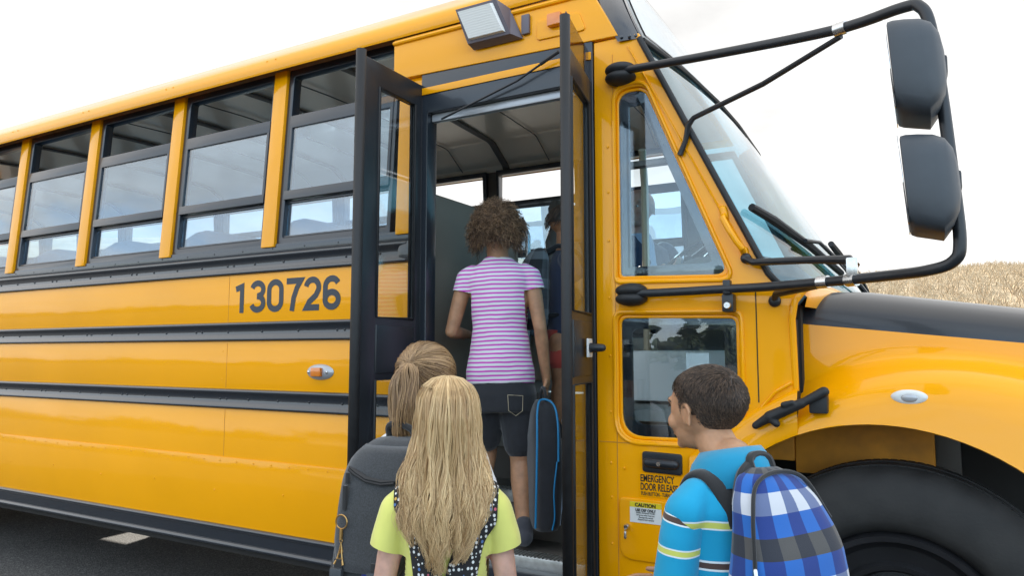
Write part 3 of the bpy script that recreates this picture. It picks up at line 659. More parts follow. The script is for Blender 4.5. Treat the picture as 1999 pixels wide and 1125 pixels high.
# door leaves
def leaf(hx, hy, ang, length, name, seal, zb=.42, flap=False, latch=False):
    """local: u = distance from the hinge outwards"""
    ca, sa = math.cos(ang), math.sin(ang)      # outward direction = (-sa.. )
    def W_(u, v, z): return Vector((hx + u * sa + v * ca, hy - u * ca + v * sa, z))
    def tr(me):
        for vv in me.vertices: vv.co = W_(vv.co.x, vv.co.y, vv.co.z) - OG
        me.update(); return me
    zt = 2.44 if not flap else 2.31
    g0, g1 = .045, length - seal[0]
    o = plate('f', rp([(.0, zb), (length - .02, zb), (length - .02, zt), (0, zt)], .006, 2), [rp([(g0, 1.43), (g1, 1.43), (g1, zt - .10), (g0, zt - .10)], .018, 4), rp([(g0, .50), (g1, .50), (g1, 1.185), (g0, 1.185)], .018, 4)], -.011, .022, M['black_sat'], None, .003)
    me = o.data.copy(); bpy.data.objects.remove(o); root = link(name, tr(me), bus)
    for z0, z1 in ((1.425, zt - .095), (.495, 1.19)):
        me = MB().box((g0 - .004, -.003, z0), (g1 + .004, .003, z1)).mesh('door_pane', False); me.materials.append(M['glass_door']); link('door_pane', tr(me), root)
        gk = MB(); gk.tube([(g0 + .004, -.011, z0 + .004), (g0 + .004, -.011, z1 - .004), (g1 - .004, -.011, z1 - .004), (g1 - .004, -.011, z0 + .004), (g0 + .004, -.011, z0 + .004)], .006, 8).tube([(g0 + .004, .011, z0 + .004), (g0 + .004, .011, z1 - .004), (g1 - .004, .011, z1 - .004), (g1 - .004, .011, z0 + .004), (g0 + .004, .011, z0 + .004)], .006, 8)
        me = gk.mesh('pane_gasket'); me.materials.append(M['rubber']); link('pane_gasket', tr(me), root)
    s = MB(); s.tube([(length - .012, 0, zb - .02), (length - .018, 0, (2.46 if not flap else 2.41))], seal[1], 16)
    me = s.mesh('edge_seal'); me.materials.append(M['rubber']); link('edge_seal', tr(me), root)
    me = MB().box((g0, -.015, 1.21), (g1, .015, 1.40), .005).mesh('mid_panel'); me.materials.append(M['black_sat']); link('mid_panel', tr(me), root)
    if flap:
        me = MB().box((.0, -.002, 2.312), (length - .03, .002, 2.43)).mesh('upper_flap', False); me.materials.append(M['glass_flap']); link('upper_flap', tr(me), root)
    if latch:
        me = MB().box((.12, .025, 1.275), (.19, .032, 1.34), .003).mesh('latch_plate'); me.materials.append(M['white_plastic']); lp = link('latch_plate', tr(me), root)
        me = MB().rc((.165, .034, 1.308), (.165, .075, 1.308), .017, .013).mesh('latch_knob'); me.materials.append(M['black_sat']); link('latch_knob', tr(me), lp)
    h_ = MB()
    h_.tube([(.0, .0, zb), (.0, .0, zt)], .013, 12); me = h_.mesh('hinge_tube'); me.materials.append(M['black_sat']); link('hinge_tube', tr(me), root)
    return root
leaf(-1.842, -.005, R(0), .40, 'door_leaf', (.115, .020))
leaf(-1.058, -.005, R(11), .375, 'door_leaf', (.05, .0175), flap=True, latch=True)
# cab side panel
wA = rp([(-.955, 1.558), (-.548, 1.545), (-.838, 2.262), (-.955, 2.262)], [.02, .03, .055, .055])
wAi = rp([(-.945, 1.568), (-.562, 1.556), (-.846, 2.25), (-.945, 2.25)], [.015, .03, .05, .05])
wB = rp([(-.956, .985), (-.53, .99), (-.53, 1.418), (-.956, 1.428)], [.085, .03, .03, .03])
wBi = rp([(-.945, .997), (-.541, 1.002), (-.541, 1.406), (-.945, 1.416)], [.08, .025, .025, .025])
cab = [(-1.038, .45), (-.80, .45)] + [(-.13 - .605 * math.cos(a), .49 + .60 * math.sin(a)) for a in [R(8), R(18), R(28), R(38), R(46), R(54)]] + [(-.39, 1.09), (-.366, 1.17), (-.366, 1.44), (-.335, 1.503), (-.402, 1.504), (ed(1.56), 1.56), (ed(2.462) + .0, 2.462), (-1.038, 2.462)]
plate('cab_panel', cab, [wA, wB], 0, .03, M['orange_cap'], bus, .005)
for wo, wi in ((wA, wAi), (wB, wBi)):
    plate('window_recess', [(p[0] * 1.0, p[1]) for p in wo], [wi], .012, .02, M['orange_cap'], bus, .003)
# raised rounded ledges round the recesses
for ring in (wA, wB):
    P = [Vector((p[0], -.001, p[1])) for p in ring]; c = sum(P, Vector()) / len(P)
    P = [c + (p - c) * (1 + .014 / max((p - c).length, .01)) for p in P]
    MB().tube(P + [P[0]], .007, 8).build('recess_bead', M['orange_cap'], bus)
def framed_glass(name, outer, inner, y):
    f = plate(name, outer, [inner], y, .005, M['frit'], bus, .0008)
    plate('pane', outer, [], y - .0035, .003, M['glass_cab'], f, 0, local=False)
    return f
M['glass_cab'] = glass('cab_window_glass', (.88, .93, .95), .06)
framed_glass('cab_window', wAi, rp([(-.905, 1.60), (-.617, 1.60), (-.862, 2.195), (-.905, 2.195)], [.004, .01, .01, .004]), .018)
framed_glass('cab_window', wBi, rp([(-.905, 1.038), (-.582, 1.038), (-.582, 1.368), (-.905, 1.376)], [.05, .02, .02, .02]), .018)
rr = MB()
for z in (2.05, 1.88, 1.70, 1.49, 1.28, 1.08, .9, .78, .62): dome(rr, -.985, -.0, z, .0055, .004)
dome(rr, -.935, -.002, .885, .005, .003)
tagit(rr.build('panel_rivets', M['orange_cap'], bus), kind='stuff')
MB().box((-.9635, -.0012, .46), (-.9605, .0, 2.40)).build('panel_joint', M['apron'], bus)
MB().box((-.474, -.0014, 1.13), (-.4705, .0, 1.50)).build('panel_joint', M['under'], bus)
MB().box((-1.03, -.0015, .972), (-.62, .0, .975)).build('panel_joint', M['apron'], bus)
# A pillar fold line and grab handle
MB().tube([(ed(z) - .045 - .02 * (z - 1.6), -.0015, z) for z in (1.66, 1.9, 2.1, 2.3, 2.42)], .004, 6).build('pillar_fold', M['orange_cap'], bus)
gh = MB().tube([(-.565, -.004, 1.755), (-.565, -.035, 1.74), (-.545, -.042, 1.70), (-.52, -.042, 1.655), (-.506, -.035, 1.635), (-.504, -.004, 1.62)], .010, 10)
gh.rc((-.57, -.003, 1.775), (-.565, -.004, 1.75), .014, .014).rc((-.504, -.004, 1.63), (-.5, -.003, 1.605), .014, .014); gh.build('grab_handle', M['orange_cap'], bus)
# cowl: rounded top flange sweeping to the hood
P = []
for y, dz, dx in ((.0, 0, 0), (.012, .012, .004), (.05, .022, .012), (.12, .03, .022), (.3, .036, .05), (.7, .04, .10), (1.2, .042, .125)):
    P.append([(ed(1.53) + dx * 1.2 - .02, y + .0, 1.505 + dz), (-.40 + dx, y, 1.503 + dz), (-.345 + dx, y, 1.492 + dz), (-.318 + dx, y + .03, 1.47 + dz), (-.33 + dx, y + .06, 1.44)])
P += [[(a, 2.4 - b, c) for a, b, c in row] for row in P[-2::-1]]
MB().grid(P).build('cowl', M['orange_cap'], bus, angle=60)
MB().box((-.42, .1, 1.05), (-.35, 2.3, 1.45)).build('firewall', M['under'], bus, smooth=False)
MB().tube([(-.36, .01, 1.17), (-.362, .0, 1.40), (-.352, .0, 1.455), (-.325, .005, 1.49), (-.305, .03, 1.507)], .011, 10).build('cowl_bead', M['orange_cap'], bus)
MB().box((-.368, .03, 1.14), (-.358, .14, 1.40)).build('cowl_gap', M['rubber'], bus, smooth=False)
# front cap
def bul(z, y): return max(.03, .05 + (2.65 - z) * .14) * (1 - abs(1 - y / 1.2) ** 2.4)
def y0(z): return .012 + (.0 if z < 2.45 else .42 * ((z - 2.45) / .6) ** 1.6)
def surf(z0, z1, nz, ny, off=0, ya=0):
    P = []
    for i in range(nz + 1):
        z = z0 + (z1 - z0) * i / nz; a = y0(z) + ya; row = []
        for j in range(ny + 1):
            s = j / ny; s = .5 - .5 * math.cos(math.pi * s); y = a + (2.4 - 2 * a) * s
            row.append((ed(z) + bul(z, y) + off, y, z))
        P.append(row)
    return P
w = MB(); w.grid(surf(1.50, 2.415, 16, 30)); o = w.build('windscreen', M['glass_ws'], bus, angle=0); md = o.modifiers.new('t', 'SOLIDIFY'); md.thickness = .006
c = MB(); c.grid(surf(2.445, 2.99, 12, 30, -.004)); c.build('front_cap', M['black'], bus, angle=0)
cp = []
for z in [2.44 + .045 * i for i in range(13)]:
    a = y0(z); cp.append([(ed(z) - .086, a - .024 if z < 2.7 else a - .02, z), (ed(z) - .05, a - .022, z), (ed(z) - .018, a - .014, z), (ed(z) + .004, a + .01, z)])
MB().grid(cp).build('cap_edge', M['black'], bus, angle=60)
sg = surf(2.47, 2.93, 10, 26, .004, .05); MB().grid(sg).build('sign_window', M['glass_cab'], bus, angle=0)
sg = surf(2.49, 2.91, 10, 26, -.0, .07); MB().grid(sg).build('sign_board', M['white_plastic'], bus, angle=0)
rg = MB()
for dx, dz in ((-.065, 2.455), (-.035, 2.452), (-.012, 2.448)): dome(rg, ed(dz) + dx, -.012, dz, .007, .005)
tagit(rg.build('cap_screws', M['black'], bus), kind='stuff')
sl = MB(); sl.tube([(ed(z) - .006, -.004, z) for z in (2.44, 2.2, 1.9, 1.62, 1.55)] + [(-.405, .0, 1.52), (-.38, .02, 1.50)] + [(ed(1.5) + bul(1.5, y), y, 1.50) for y in (.06, .12, .3, .6, 1.2, 1.8, 2.3)], .011, 10)
sl.build('windscreen_seal', M['rubber'], bus)
sl = MB(); sl.tube([(ed(2.43) + bul(2.43, y) + .002, y, 2.43) for y in (.0, .05, .15, .4, .8, 1.2, 1.8, 2.3)], .011, 8); sl.build('cap_seal', M['rubber'], bus)
MB().box((-.98, .06, 1.98), (-.74, .1, 2.0)).build('visor_bracket', M['intdark'], bus)
# far A pillar
plate('far_cab_panel', [(-1.27, 1.0), (-.366, 1.0), (-.366, 1.5), (ed(1.5) - .02, 1.5), (ed(1.7) - .02, 1.68), (-1.25, 1.68)], [], 2.375, .02, M['orange_cap'], bus)
MB().tube([(ed(z) - .03, 2.37, z) for z in (1.5, 2.0, 2.6)], .06, 8).build('far_pillar_post', M['orange_cap'], bus)
# wipers
for y0_, s in ((.30, 1), (1.35, 1)):
    f = lambda y, z, o_=.02: (ed(z) + bul(z, y) + o_, y, z)
    wb = MB(); pts = [f(y0_ - .22, 1.79), f(y0_ - .1, 1.76), f(y0_ + .12, 1.685), f(y0_ + .32, 1.60)]
    wb.tube(pts, [.014, .016, .014, .012], 8); o = wb.build('wiper_blade', M['rubber'], bus)
    MB().tube([f(y0_ + .05, 1.70, .035), f(y0_ + .16, 1.705, .05), f(y0_ + .35, 1.62, .045), f(y0_ + .5, 1.53, .03)], [.008, .007, .009, .011], 8).tube([f(y0_ + .2, 1.69, .05), f(y0_ + .38, 1.56, .04)], .004, 6).build('wiper_arm', M['black_sat'], bus)
# hood
def xr(y): return -.362 + .17 * (1 - abs(1 - max(0, min(y, 2.4 - y) - .16) / 1.04) ** 2)
def ze(x): return 1.386 - .112 * (x + .36) - .02 * max(0, x - .4) ** 2
hp = [(.155, 0), (.158, .02), (.168, .045), (.19, .072), (.23, .096), (.3, .117), (.42, .131), (.6, .138), (.9, .142), (1.2, .143)]
hp = hp + [(2.4 - y, z) for y, z in hp[-2::-1]]
P = []
for i in range(15):
    t = i / 14; row = []
    for y, dz in hp:
        x = xr(y) + (1.55 - xr(y)) * t; row.append((x, y, ze(x) + dz * (1.16 - .34 * (x + .36) - .1 * max(0, .02 - t) / .02)))
    P.append(row)
MB().grid(P).build('hood_top', M['black_hood'] if 'black_hood' in M else M['black'], bus, angle=0)
MB().tube([(xr(y) - .006, y, ze(xr(y)) + dz * 1.05 - .008) for y, dz in hp], .008, 8).build('hood_seal', M['rubber'], bus)
# fender and hood side as one moulding
def cr(pts, xs):
    px = [p[0] for p in pts]; pz = [p[1] for p in pts]
    c = np.polyfit(px, pz, min(4, len(px) - 1)); return [float(np.polyval(c, x)) for x in xs]
c1 = [(-.40, 1.165), (-.27, 1.226), (-.14, 1.266), (.078, 1.277), (.26, 1.247), (.6, 1.12), (.9, .93)]
c2 = [(-.40, 1.055), (-.27, 1.138), (-.135, 1.197), (.0, 1.218), (.134, 1.217), (.24, 1.19), (.6, 1.03), (.85, .8)]
lipz = lambda x: .49 + .588 * math.sqrt(max(0.0, 1 - ((x + .13) / .60) ** 2))
xs = [-.357 + .0405 * i for i in range(21)]
P = []
for i, x in enumerate(xs):
    z1 = cr(c1, [x])[0]; z2 = cr(c2, [x])[0]; z3 = lipz(x) if x < .44 else .62
    flare = .0 if i else 0
    P.append([(x, .152, ze(x) + .003), (x, .150, (ze(x) + z1) / 2), (x, .146, z1 + .012), (x, .132, z1 - .002), (x, .085, z1 * .6 + z2 * .4 - .004), (x, .045, z1 * .25 + z2 * .75 + .006), (x, .012, z2), (x, -.012, z2 * .8 + z3 * .2), (x, -.024, z2 * .45 + z3 * .55), (x, -.03, z3 + .014), (x, -.032, z3), (x, -.018, z3 - .004), (x, .03, z3 + .01)])
MB().grid(P).build('fender', M['orange_cap'], bus, angle=55)
xs2 = [-.70, -.66, -.6, -.54, -.48, -.42, -.37, -.352]
P = []
for x in xs2:
    z3 = lipz(x) + .0; zt = 1.10 + .55 * (x + .50) if x > -.5 else 1.10 - (abs(x + .5)) * .75
    zt = max(zt, z3 + .045)
    P.append([(x, .002, zt), (x, -.014, zt - .01), (x, -.028, zt * .7 + z3 * .3), (x, -.032, zt * .3 + z3 * .7), (x, -.034, z3 + .01), (x, -.032, z3), (x, -.01, z3 - .004), (x, .05, z3 + .01)])
MB().grid(P).build('fender_rear', M['orange_cap'], bus, angle=55)
MB().box((1.5, .17, .8), (1.55, 2.23, 1.2)).build('grille', M['black_sat'], bus, smooth=False)
MB().box((1.62, .0, .5), (1.85, 2.4, .8), .04).build('bumper', M['black_sat'], bus)
mf = MB(); mf.grid([[(a, 2.4 - b, c) for a, b, c in row] for row in [[(x, .152, ze(x)), (x, .13, 1.2), (x, .0, 1.12), (x, -.03, lipz(x) if x < .44 else .62)] for x in xs]]); mf.build('far_fender', M['orange_cap'], bus)
# marker lamp on the fender, hood latch
ml = MB().lathe([(.012, .001), (-.012, .001), (-.014, .5), (-.012, .8), (-.004, .97), (.01, 1.0)], (0, 0, 0), n=36)
for v in ml.b.verts: v.co = Vector((v.co.x * .051, v.co.y, v.co.z * .023))
me = ml.mesh('fender_marker'); me.materials.append(M['white_plastic']); fm = link('fender_marker', me, bus); fm.location = Vector((-.042, -.012, 1.160)) - OG; fm.rotation_euler = (R(6), 0, 0)
MB().ell((0, -.013, 0), (.022, .007, .013)).build('marker_lens', M['chrome_dull'], fm, local=True)
lt = MB(); lt.rc((-.475, -.05, 1.06), (-.43, -.055, 1.09), .012, .017, 10).rc((-.43, -.055, 1.09), (-.335, -.06, 1.135), .019, .016, 10).rc((-.335, -.06, 1.135), (-.27, -.05, 1.172), .013, .016, 10).rc((-.43, -.06, 1.085), (-.41, -.06, 1.07), .012, .012, 8).rc((-.385, -.07, 1.13), (-.36, -.07, 1.137), .010, .009, 8)
me = remesh(lt, 'hood_latch', .0035, 2); me.materials.append(M['rubber']); me.transform(Matrix.Translation(-OG)); link('hood_latch', me, bus)
MB().box((-.315, -.05, 1.105), (-.262, .0, 1.165), .006).build('latch_bracket', M['rubber'], bus)
MB().tube([(-.475, -.003, 1.10), (-.42, -.003, 1.165), (-.37, -.003, 1.195)], .006, 8).build('cowl_crease', M['orange_cap'], bus)
# wheel arch inside
MB().box((-.42, .36, .86), (.02, .38, 1.28), .01).build('inner_apron', M['apron'], bus)
MB().box((-.62, .36, .9), (-.42, .38, 1.05), .01).build('inner_apron', M['apron'], bus)
MB().box((-.95, .30, .45), (-.64, .7, .95)).build('wheelhouse', M['under'], bus, smooth=False)
MB().box((-.6, .62, .5), (1.2, .66, 1.36)).build('engine_side', M['under'], bus, smooth=False)
MB().box((.02, .55, .82), (.1, .6, 1.3), .01).tube([(.12, .5, 1.15), (.30, .5, .9)], .02).tube([(.05, .48, 1.2), (.5, .45, .98)], .012).build('engine_fittings', M['intdark'], bus)
wl = MB().box((.36, .3, .90), (.56, .304, .985)).build('warning_label', M['sign_white'], bus)
MB().box((.36, .2985, .962), (.56, .2998, .985)).build('label_band', M['amber'], wl)
text('label_lettering', 'WARNING', (.42, .2978, .966), .02, M['sign_black'], wl)
# wheels
def wheel(x, y, r=.5, flip=False):
    wd = .27; s_ = -1 if not flip else 1
    prof = [(.03, .30), (.0, .315), (-.012, .34), (-.016, .38), (-.010, .42), (.0, .452), (.012, .472), (.03, .49), (.045, .497), (.05, .488), (.066, .488), (.07, .499), (.11, .501), (.114, .49), (.13, .49), (.134, .502), (.2, .499), (.25, .48), (.27, .4), (.26, .31)]
    m = MB().lathe([(a, b) for a, b in prof], (0, 0, 0), n=72)
    me = m.mesh('tyre'); sharp(me, 40); me.materials.append(M['tyre']); t = link('wheel', me, bus); t.location = Vector((x, y, .442)) - OG
    if flip: t.rotation_euler = (0, 0, math.pi)
    if r != .5: t.scale = (r / .5,) * 3
    rim = MB().lathe([(.03, .30), (.0, .292), (.004, .275), (.03, .268), (.05, .25), (.06, .205), (.045, .195), (.05, .18), (.09, .165), (.085, .1), (.05, .095), (.045, .05), (.05, .001)], (0, 0, 0), n=60)
    rim.build('rim', M['rim'], t, local=True)
    for i in range(10): a = i * math.pi / 5; MB().rc((.142 * math.cos(a), .04, .142 * math.sin(a)), (.142 * math.cos(a), .1, .142 * math.sin(a)), .014, .014, 8).build('wheel_nut', M['black_sat'], t, local=True)
    tr_ = MB()
    for k in range(120):
        a = k * math.pi / 60; ca, sa = math.cos(a), math.sin(a)
        for q in (.06, .115, .15, .185):
            p = Vector((ca * .4955, q + .012, sa * .4955)); bmesh.ops.create_cube(tr_.b, size=1, matrix=Matrix.Translation(p) @ Matrix.Rotation(-a, 4, 'Y') @ Matrix.Diagonal((.007, .024, .019, 1)))
    tagit(tr_.build('tread_blocks', M['tyre'], t, local=True, smooth=False), kind='stuff')
wheel(-.10, .07); wheel(-.10, 2.33, flip=True); wheel(-6.47, .07); wheel(-6.47, 2.36, r=.485, flip=True)
# emergency handle, labels, filler door
eh = plate('release_handle', rp([(-.868, .880), (-.728, .876), (-.728, .947), (-.868, .95)], .012), [], -.010, .012, M['black_sat'], bus, .003)
MB().rc((-.845, -.016, .914), (-.752, -.016, .912), .017, .017, 12).build('pull_bar', M['black_sat'], eh)
MB().lathe([(-.036, .001), (-.036, .007), (-.03, .0085), (-.02, .0085)], (-.802, 0, .913), n=20).build('push_button', M['steel'], eh)
lab = MB().box((-.882, -.0022, .795), (-.70, -.0008, .872)).build('release_label', M['sign_amber'] if 'sign_amber' in M else M['orange'], bus)
text('label_lettering', 'EMERGENCY', (-.878, -.003, .846), .034, M['sign_black'], lab, xs=.62, bold=.0006)
text('label_lettering', 'DOOR RELEASE', (-.878, -.003, .817), .034, M['sign_black'], lab, xs=.56, bold=.0006)
text('label_lettering', 'PUSH BUTTON - TURN HANDLE', (-.876, -.003, .799), .018, M['sign_black'], lab, xs=.55, bold=.0002)
fd = plate('filler_door', rp([(-.955, .575), (-.66, .575), (-.66, .785), (-.955, .785)], [.05, .04, .04, .02]), [], -.008, .009, M['orange_cap'], bus, .004)
cl = MB().box((-.915, -.0098, .705), (-.802, -.0082, .775)).build('caution_label', M['sign_white'], bus)
MB().box((-.915, -.0104, .757), (-.802, -.00985, .775)).build('label_band', M['sign_yellow'], cl)
text('label_lettering', 'CAUTION', (-.8585, -.0112, .760), .0165, M['sign_black'], cl, xs=1.0, bold=.0006, align='CENTER')
text('label_lettering', 'USE DEF ONLY', (-.8585, -.0106, .744), .013, M['sign_black'], cl, xs=.85, bold=.0004, align='CENTER')
for i, s_ in enumerate(('DIESEL EXHAUST FLUID', 'Using any other fluid can:', '- Damage the vehicle', '- Require fluid removal')):
    text('label_lettering', s_, (-.8585, -.0106, .737 - i * .0075), .0068, M['sign_black'], cl, xs=.95, align='CENTER')
lk = MB().lathe([(-.026, .001), (-.026, .007), (-.02, .010), (-.008, .010)], (-.925, 0, .688), n=20).build('lock', M['steel'], bus)
MB().box((-.927, -.034, .66), (-.923, -.026, .684), .001).rc((-.925, -.03, .672), (-.925, -.03, .655), .005, .006, 8).build('key', M['steel'], lk)
# numbers and side marker
def arcp(cx, cy, rx, ry, a0, a1, n=12): return [(cx + rx * math.cos(R(a0 + (a1 - a0) * k / n)), cy + ry * math.sin(R(a0 + (a1 - a0) * k / n))) for k in range(n + 1)]
DIG = {'1': [[(.08, .76), (.30, .84), (.30, 0)]],
 '3': [arcp(.29, .715, .195, .20, 165, -88, 14), arcp(.29, .295, .205, .21, 95, -165, 16)],
 '0': [arcp(.29, .68, .205, .235, 0, 180) + arcp(.29, .31, .205, .225, 180, 360) + [(.495, .68)]],
 '7': [[(.06, .915), (.52, .915), (.40, .70), (.30, .40), (.25, 0)]],
 '2': [arcp(.29, .68, .20, .235, 170, -20, 14) + [(.40, .44), (.20, .26), (.11, .085), (.51, .085)]],
 '6': [arcp(.29, .68, .20, .235, 25, 180) + [(.09, .30)], arcp(.29, .30, .20, .215, 0, 360, 26)]}
for k_, ch in enumerate('130726'):
    m = MB(); x0_ = -2.992 + k_ * .1205 - (.0 if k_ else -.008); Hh = .156
    for pi_, path in enumerate(DIG[ch]):
        pts = [Vector((x0_ + a * Hh * 1.28, 0, 1.487 + b_ * Hh)) for a, b_ in path]; L0, L1 = [], []
        for i_, p_ in enumerate(pts):
            d_ = (pts[min(i_ + 1, len(pts) - 1)] - p_).normalized() + (p_ - pts[max(i_ - 1, 0)]).normalized() if 0 < i_ < len(pts) - 1 else (pts[min(i_ + 1, len(pts) - 1)] - pts[max(i_ - 1, 0)])
            if (path[0] == path[-1] or (path[0][0] - path[-1][0]) ** 2 + (path[0][1] - path[-1][1]) ** 2 < 1e-5) and i_ in (0, len(pts) - 1): d_ = (pts[1] - pts[0]).normalized() + (pts[-1] - pts[-2]).normalized()
            d_.normalize(); nn = Vector((d_.z, 0, -d_.x)) * .0146
            if 0 < i_ < len(pts) - 1:
                c_ = max(.45, (pts[i_ + 1] - p_).normalized().dot(d_)); nn = nn / c_
            L0.append(p_ - nn); L1.append(p_ + nn)
        m.grid([[Vector((a.x, -.0014 - .0007 * pi_, a.z)), Vector((b_.x, -.0014 - .0007 * pi_, b_.z))] for a, b_ in zip(L0, L1)])
    o_ = m.build('number_digit', M['numblue'], bus, smooth=False)
    o_.modifiers.new('t', 'SOLIDIFY').thickness = .0004
sm_ = MB().lathe([(.01, .001), (-.018, .001), (-.018, .45), (-.014, .8), (.0, 1.0)], (0, 0, 0), n=32)
for v in sm_.b.verts: v.co = Vector((v.co.x * .082, v.co.y, v.co.z * .036))
me = sm_.mesh('side_marker'); me.materials.append(M['chrome_dull']); s0 = link('side_marker', me, bus); s0.location = Vector((-2.39, -.002, 1.204)) - OG
MB().box((-.03, -.034, -.02), (.03, -.014, .02), .006).build('marker_lens', M['amber'], s0, local=True)
for dx in (-.055, .055): MB().ell((dx, -.018, 0), (.007, .004, .007), seg=10).build('marker_screw', M['steel'], s0, local=True)
# mirror arms
def smooth_path(pts, n=8):
    pts = [Vector(p) for p in pts]; out = []
    P = [2 * pts[0] - pts[1]] + pts + [2 * pts[-1] - pts[-2]]
    for i in range(1, len(P) - 2):
        for k in range(n):
            t = k / n; a, b, c, d = P[i - 1], P[i], P[i + 1], P[i + 2]
            out.append(.5 * ((2 * b) + (-a + c) * t + (2 * a - 5 * b + 4 * c - d) * t * t + (-a + 3 * b - 3 * c + d) * t ** 3))
    return out + [pts[-1]]
arm = smooth_path([(-.915, -.03, 2.318), (-.55, -.175, 2.25), (-.18, -.325, 2.188), (-.01, -.41, 2.176), (.03, -.432, 2.16), (.05, -.44, 2.10), (.067, -.44, 1.92), (.08, -.44, 1.72), (.088, -.44, 1.56), (.072, -.435, 1.510), (.015, -.40, 1.494), (-.08, -.31, 1.494), (-.24, -.19, 1.496), (-.42, -.09, 1.498), (-.552, -.052, 1.5), (-.72, -.045, 1.498), (-.88, -.035, 1.498)], 6)
ma_ = MB().tube(arm, .0145, 14).build('mirror_arm', M['black_sat'], bus)
for c0, zz in (((-.925, -.03, 2.315), 1), ((-.895, -.03, 1.50), 1)):
    b_ = MB(); b_.ell((c0[0], -.018, c0[2] + .012), (.058, .05, .026)); b_.ell((c0[0], -.018, c0[2] - .018), (.058, .05, .026)); b_.build('arm_base', M['rubber'], ma_)
for (x, y, z, dx, dy) in ((-.16, -.335, 2.184, .92, -.38), (-.245, -.19, 1.496, .9, -.43), (-.165, -.243, 1.494, .78, -.6)):
    d = Vector((dx, dy, 0)).normalized(); q = Vector((x, y, z))
    MB().tube([q - d * .016, q + d * .016], .0185, 14).build('clamp', M['steel'], ma_)
MB().tube([(-.16, -.33, 2.165), (-.40, -.16, 2.13), (-.655, -.03, 2.10), (-.675, -.025, 2.08), (-.69, -.012, 2.03), (-.712, -.012, 1.98)], [.008, .009, .009, .011, .009, .010], 10).build('arm_brace', M['black_sat'], ma_)
MB().tube([(-.497, -.02, 1.60), (-.47, -.03, 1.585), (-.30, -.12, 1.572), (-.17, -.235, 1.552), (-.155, -.245, 1.53)], [.010, .012, .012, .014, .014], 10).ell((-.497, -.015, 1.602), (.018, .012, .018)).build('arm_brace', M['black_sat'], ma_)
MB().tube([(-.412, -.01, 1.462), (-.405, -.03, 1.478), (-.30, -.13, 1.486), (-.25, -.185, 1.49)], .011, 10).ell((-.412, -.008, 1.458), (.02, .012, .02)).build('arm_brace', M['black_sat'], ma_)
MB().box((-.178, -.262, 1.50), (-.148, -.236, 1.556), .006).build('clamp', M['steel'], ma_)
MB().box((-.572, -.05, 1.425), (-.534, -.002, 1.485), .006).box((-.565, -.064, 1.482), (-.54, -.03, 1.53), .006).build('arm_bracket', M['black_sat'], ma_)
MB().lathe([(-.06, .001), (-.06, .010), (-.055, .013), (-.05, .013)], (-.553, 0, 1.446), n=20).build('bracket_bolt', M['steel'], ma_)
def mirror(cz, hh, cx):
    r_ = MB(); w2 = .12
    # sections run from the flat face (-X) to the rounded back (+X)
    P = []
    for x, k, dz in ((-.058, .93, 0), (-.056, .985, 0), (-.045, 1.0, 0), (-.02, .985, 0), (.012, .93, .002), (.035, .82, .004), (.05, .62, .004), (.057, .3, .004)):
        row = []
        for i in range(40):
            a = 2 * math.pi * i / 40; c_, s_ = math.cos(a), math.sin(a); pw = 2 / 4.0
            yy = w2 * k * math.copysign(abs(c_) ** pw, c_); z_ = hh * k * math.copysign(abs(s_) ** pw, s_)
            if z_ < -.6 * hh * k: z_ -= .03 * max(0, (x + .058) / .09 if x < .012 else 1.3 - (x / .05)) * k
            row.append((x + cx + (z_ * -.06), -.44 + yy, cz + z_ + dz))
        P.append(row)
    r_.grid(P, True, True); b_ = r_.build('mirror_housing', M['mirror_case'], bus, angle=55)
    g_ = MB().grid([[(cx - .0595 + .008 * s, -.44 + u * (w2 - .012), cz + v * (hh - .012)) for u in (-1, -.6, 0, .6, 1)] for v, s in ((-1, 1), (1, -1))])
    for v in g_.b.verts: pass
    o = g_.build('mirror_glass', M['mirror'], b_); md = o.modifiers.new('t', 'SOLIDIFY'); md.thickness = .003
    MB().box((cx + .04, -.465, cz - .024), (cx + .062, -.415, cz + .024), .006).build('mirror_clamp', M['black_sat'], b_)
mirror(1.990, .118, .020); mirror(1.702, .117, .036)
# driver's place
ds = MB().loft([(1.45, -1.86, 1.55, .06, .22, 3), (1.7, -1.87, 1.55, .06, .23, 3), (1.95, -1.9, 1.55, .05, .21, 3), (2.05, -1.91, 1.55, .045, .12, 3), (2.17, -1.92, 1.55, .05, .12, 3), (2.22, -1.92, 1.55, .03, .09, 3)], 32); ds.build('driver_seat_back', M['intdark'], bus)
MB().box((-1.9, 1.32, 1.38), (-1.4, 1.78, 1.5), .05).build('driver_seat_cushion', M['intdark'], bus)
db = MB().loft([(1.1, -.72, 1.3, .26, .95, 5), (1.45, -.72, 1.3, .28, .98, 5), (1.62, -.72, 1.3, .27, .96, 4), (1.68, -.70, 1.35, .22, .9, 3)], 40); db.build('dashboard', M['dash'], bus)
st = MB().lathe([(0, .19), (.012, .202), (.024, .19), (.012, .178), (0, .19)], (0, 0, 0), axis='Z', n=40); st.rc((0, 0, .01), (0, 0, -.25), .03, .03).rc((-.18, 0, .01), (.18, 0, .01), .012, .012, 8)
me = st.mesh('steering_wheel'); me.materials.append(M['rubber']); o = link('steering_wheel', me, bus); o.location = Vector((-1.12, 1.55, 1.80)) - OG; o.rotation_euler = (0, R(-35), 0)
MB().tube([(-1.085, .70, 1.0), (-1.085, .70, 2.05), (-1.06, .6, 2.2)], .017).build('white_grab_rail', M['tan_wood'], bus)
MB().box((-1.05, .30, 1.10), (-.60, .62, 1.30), .02).build('storage_box', M['white_plastic'], bus)
MB().box((-1.05, .10, 1.04), (-.60, .14, 1.075), .004).build('ledge_rail', M['tan_wood'], bus)
MB().box((-.72, .04, 1.17), (-.64, .045, 1.29)).build('taped_notice', M['sign_white'], bus)

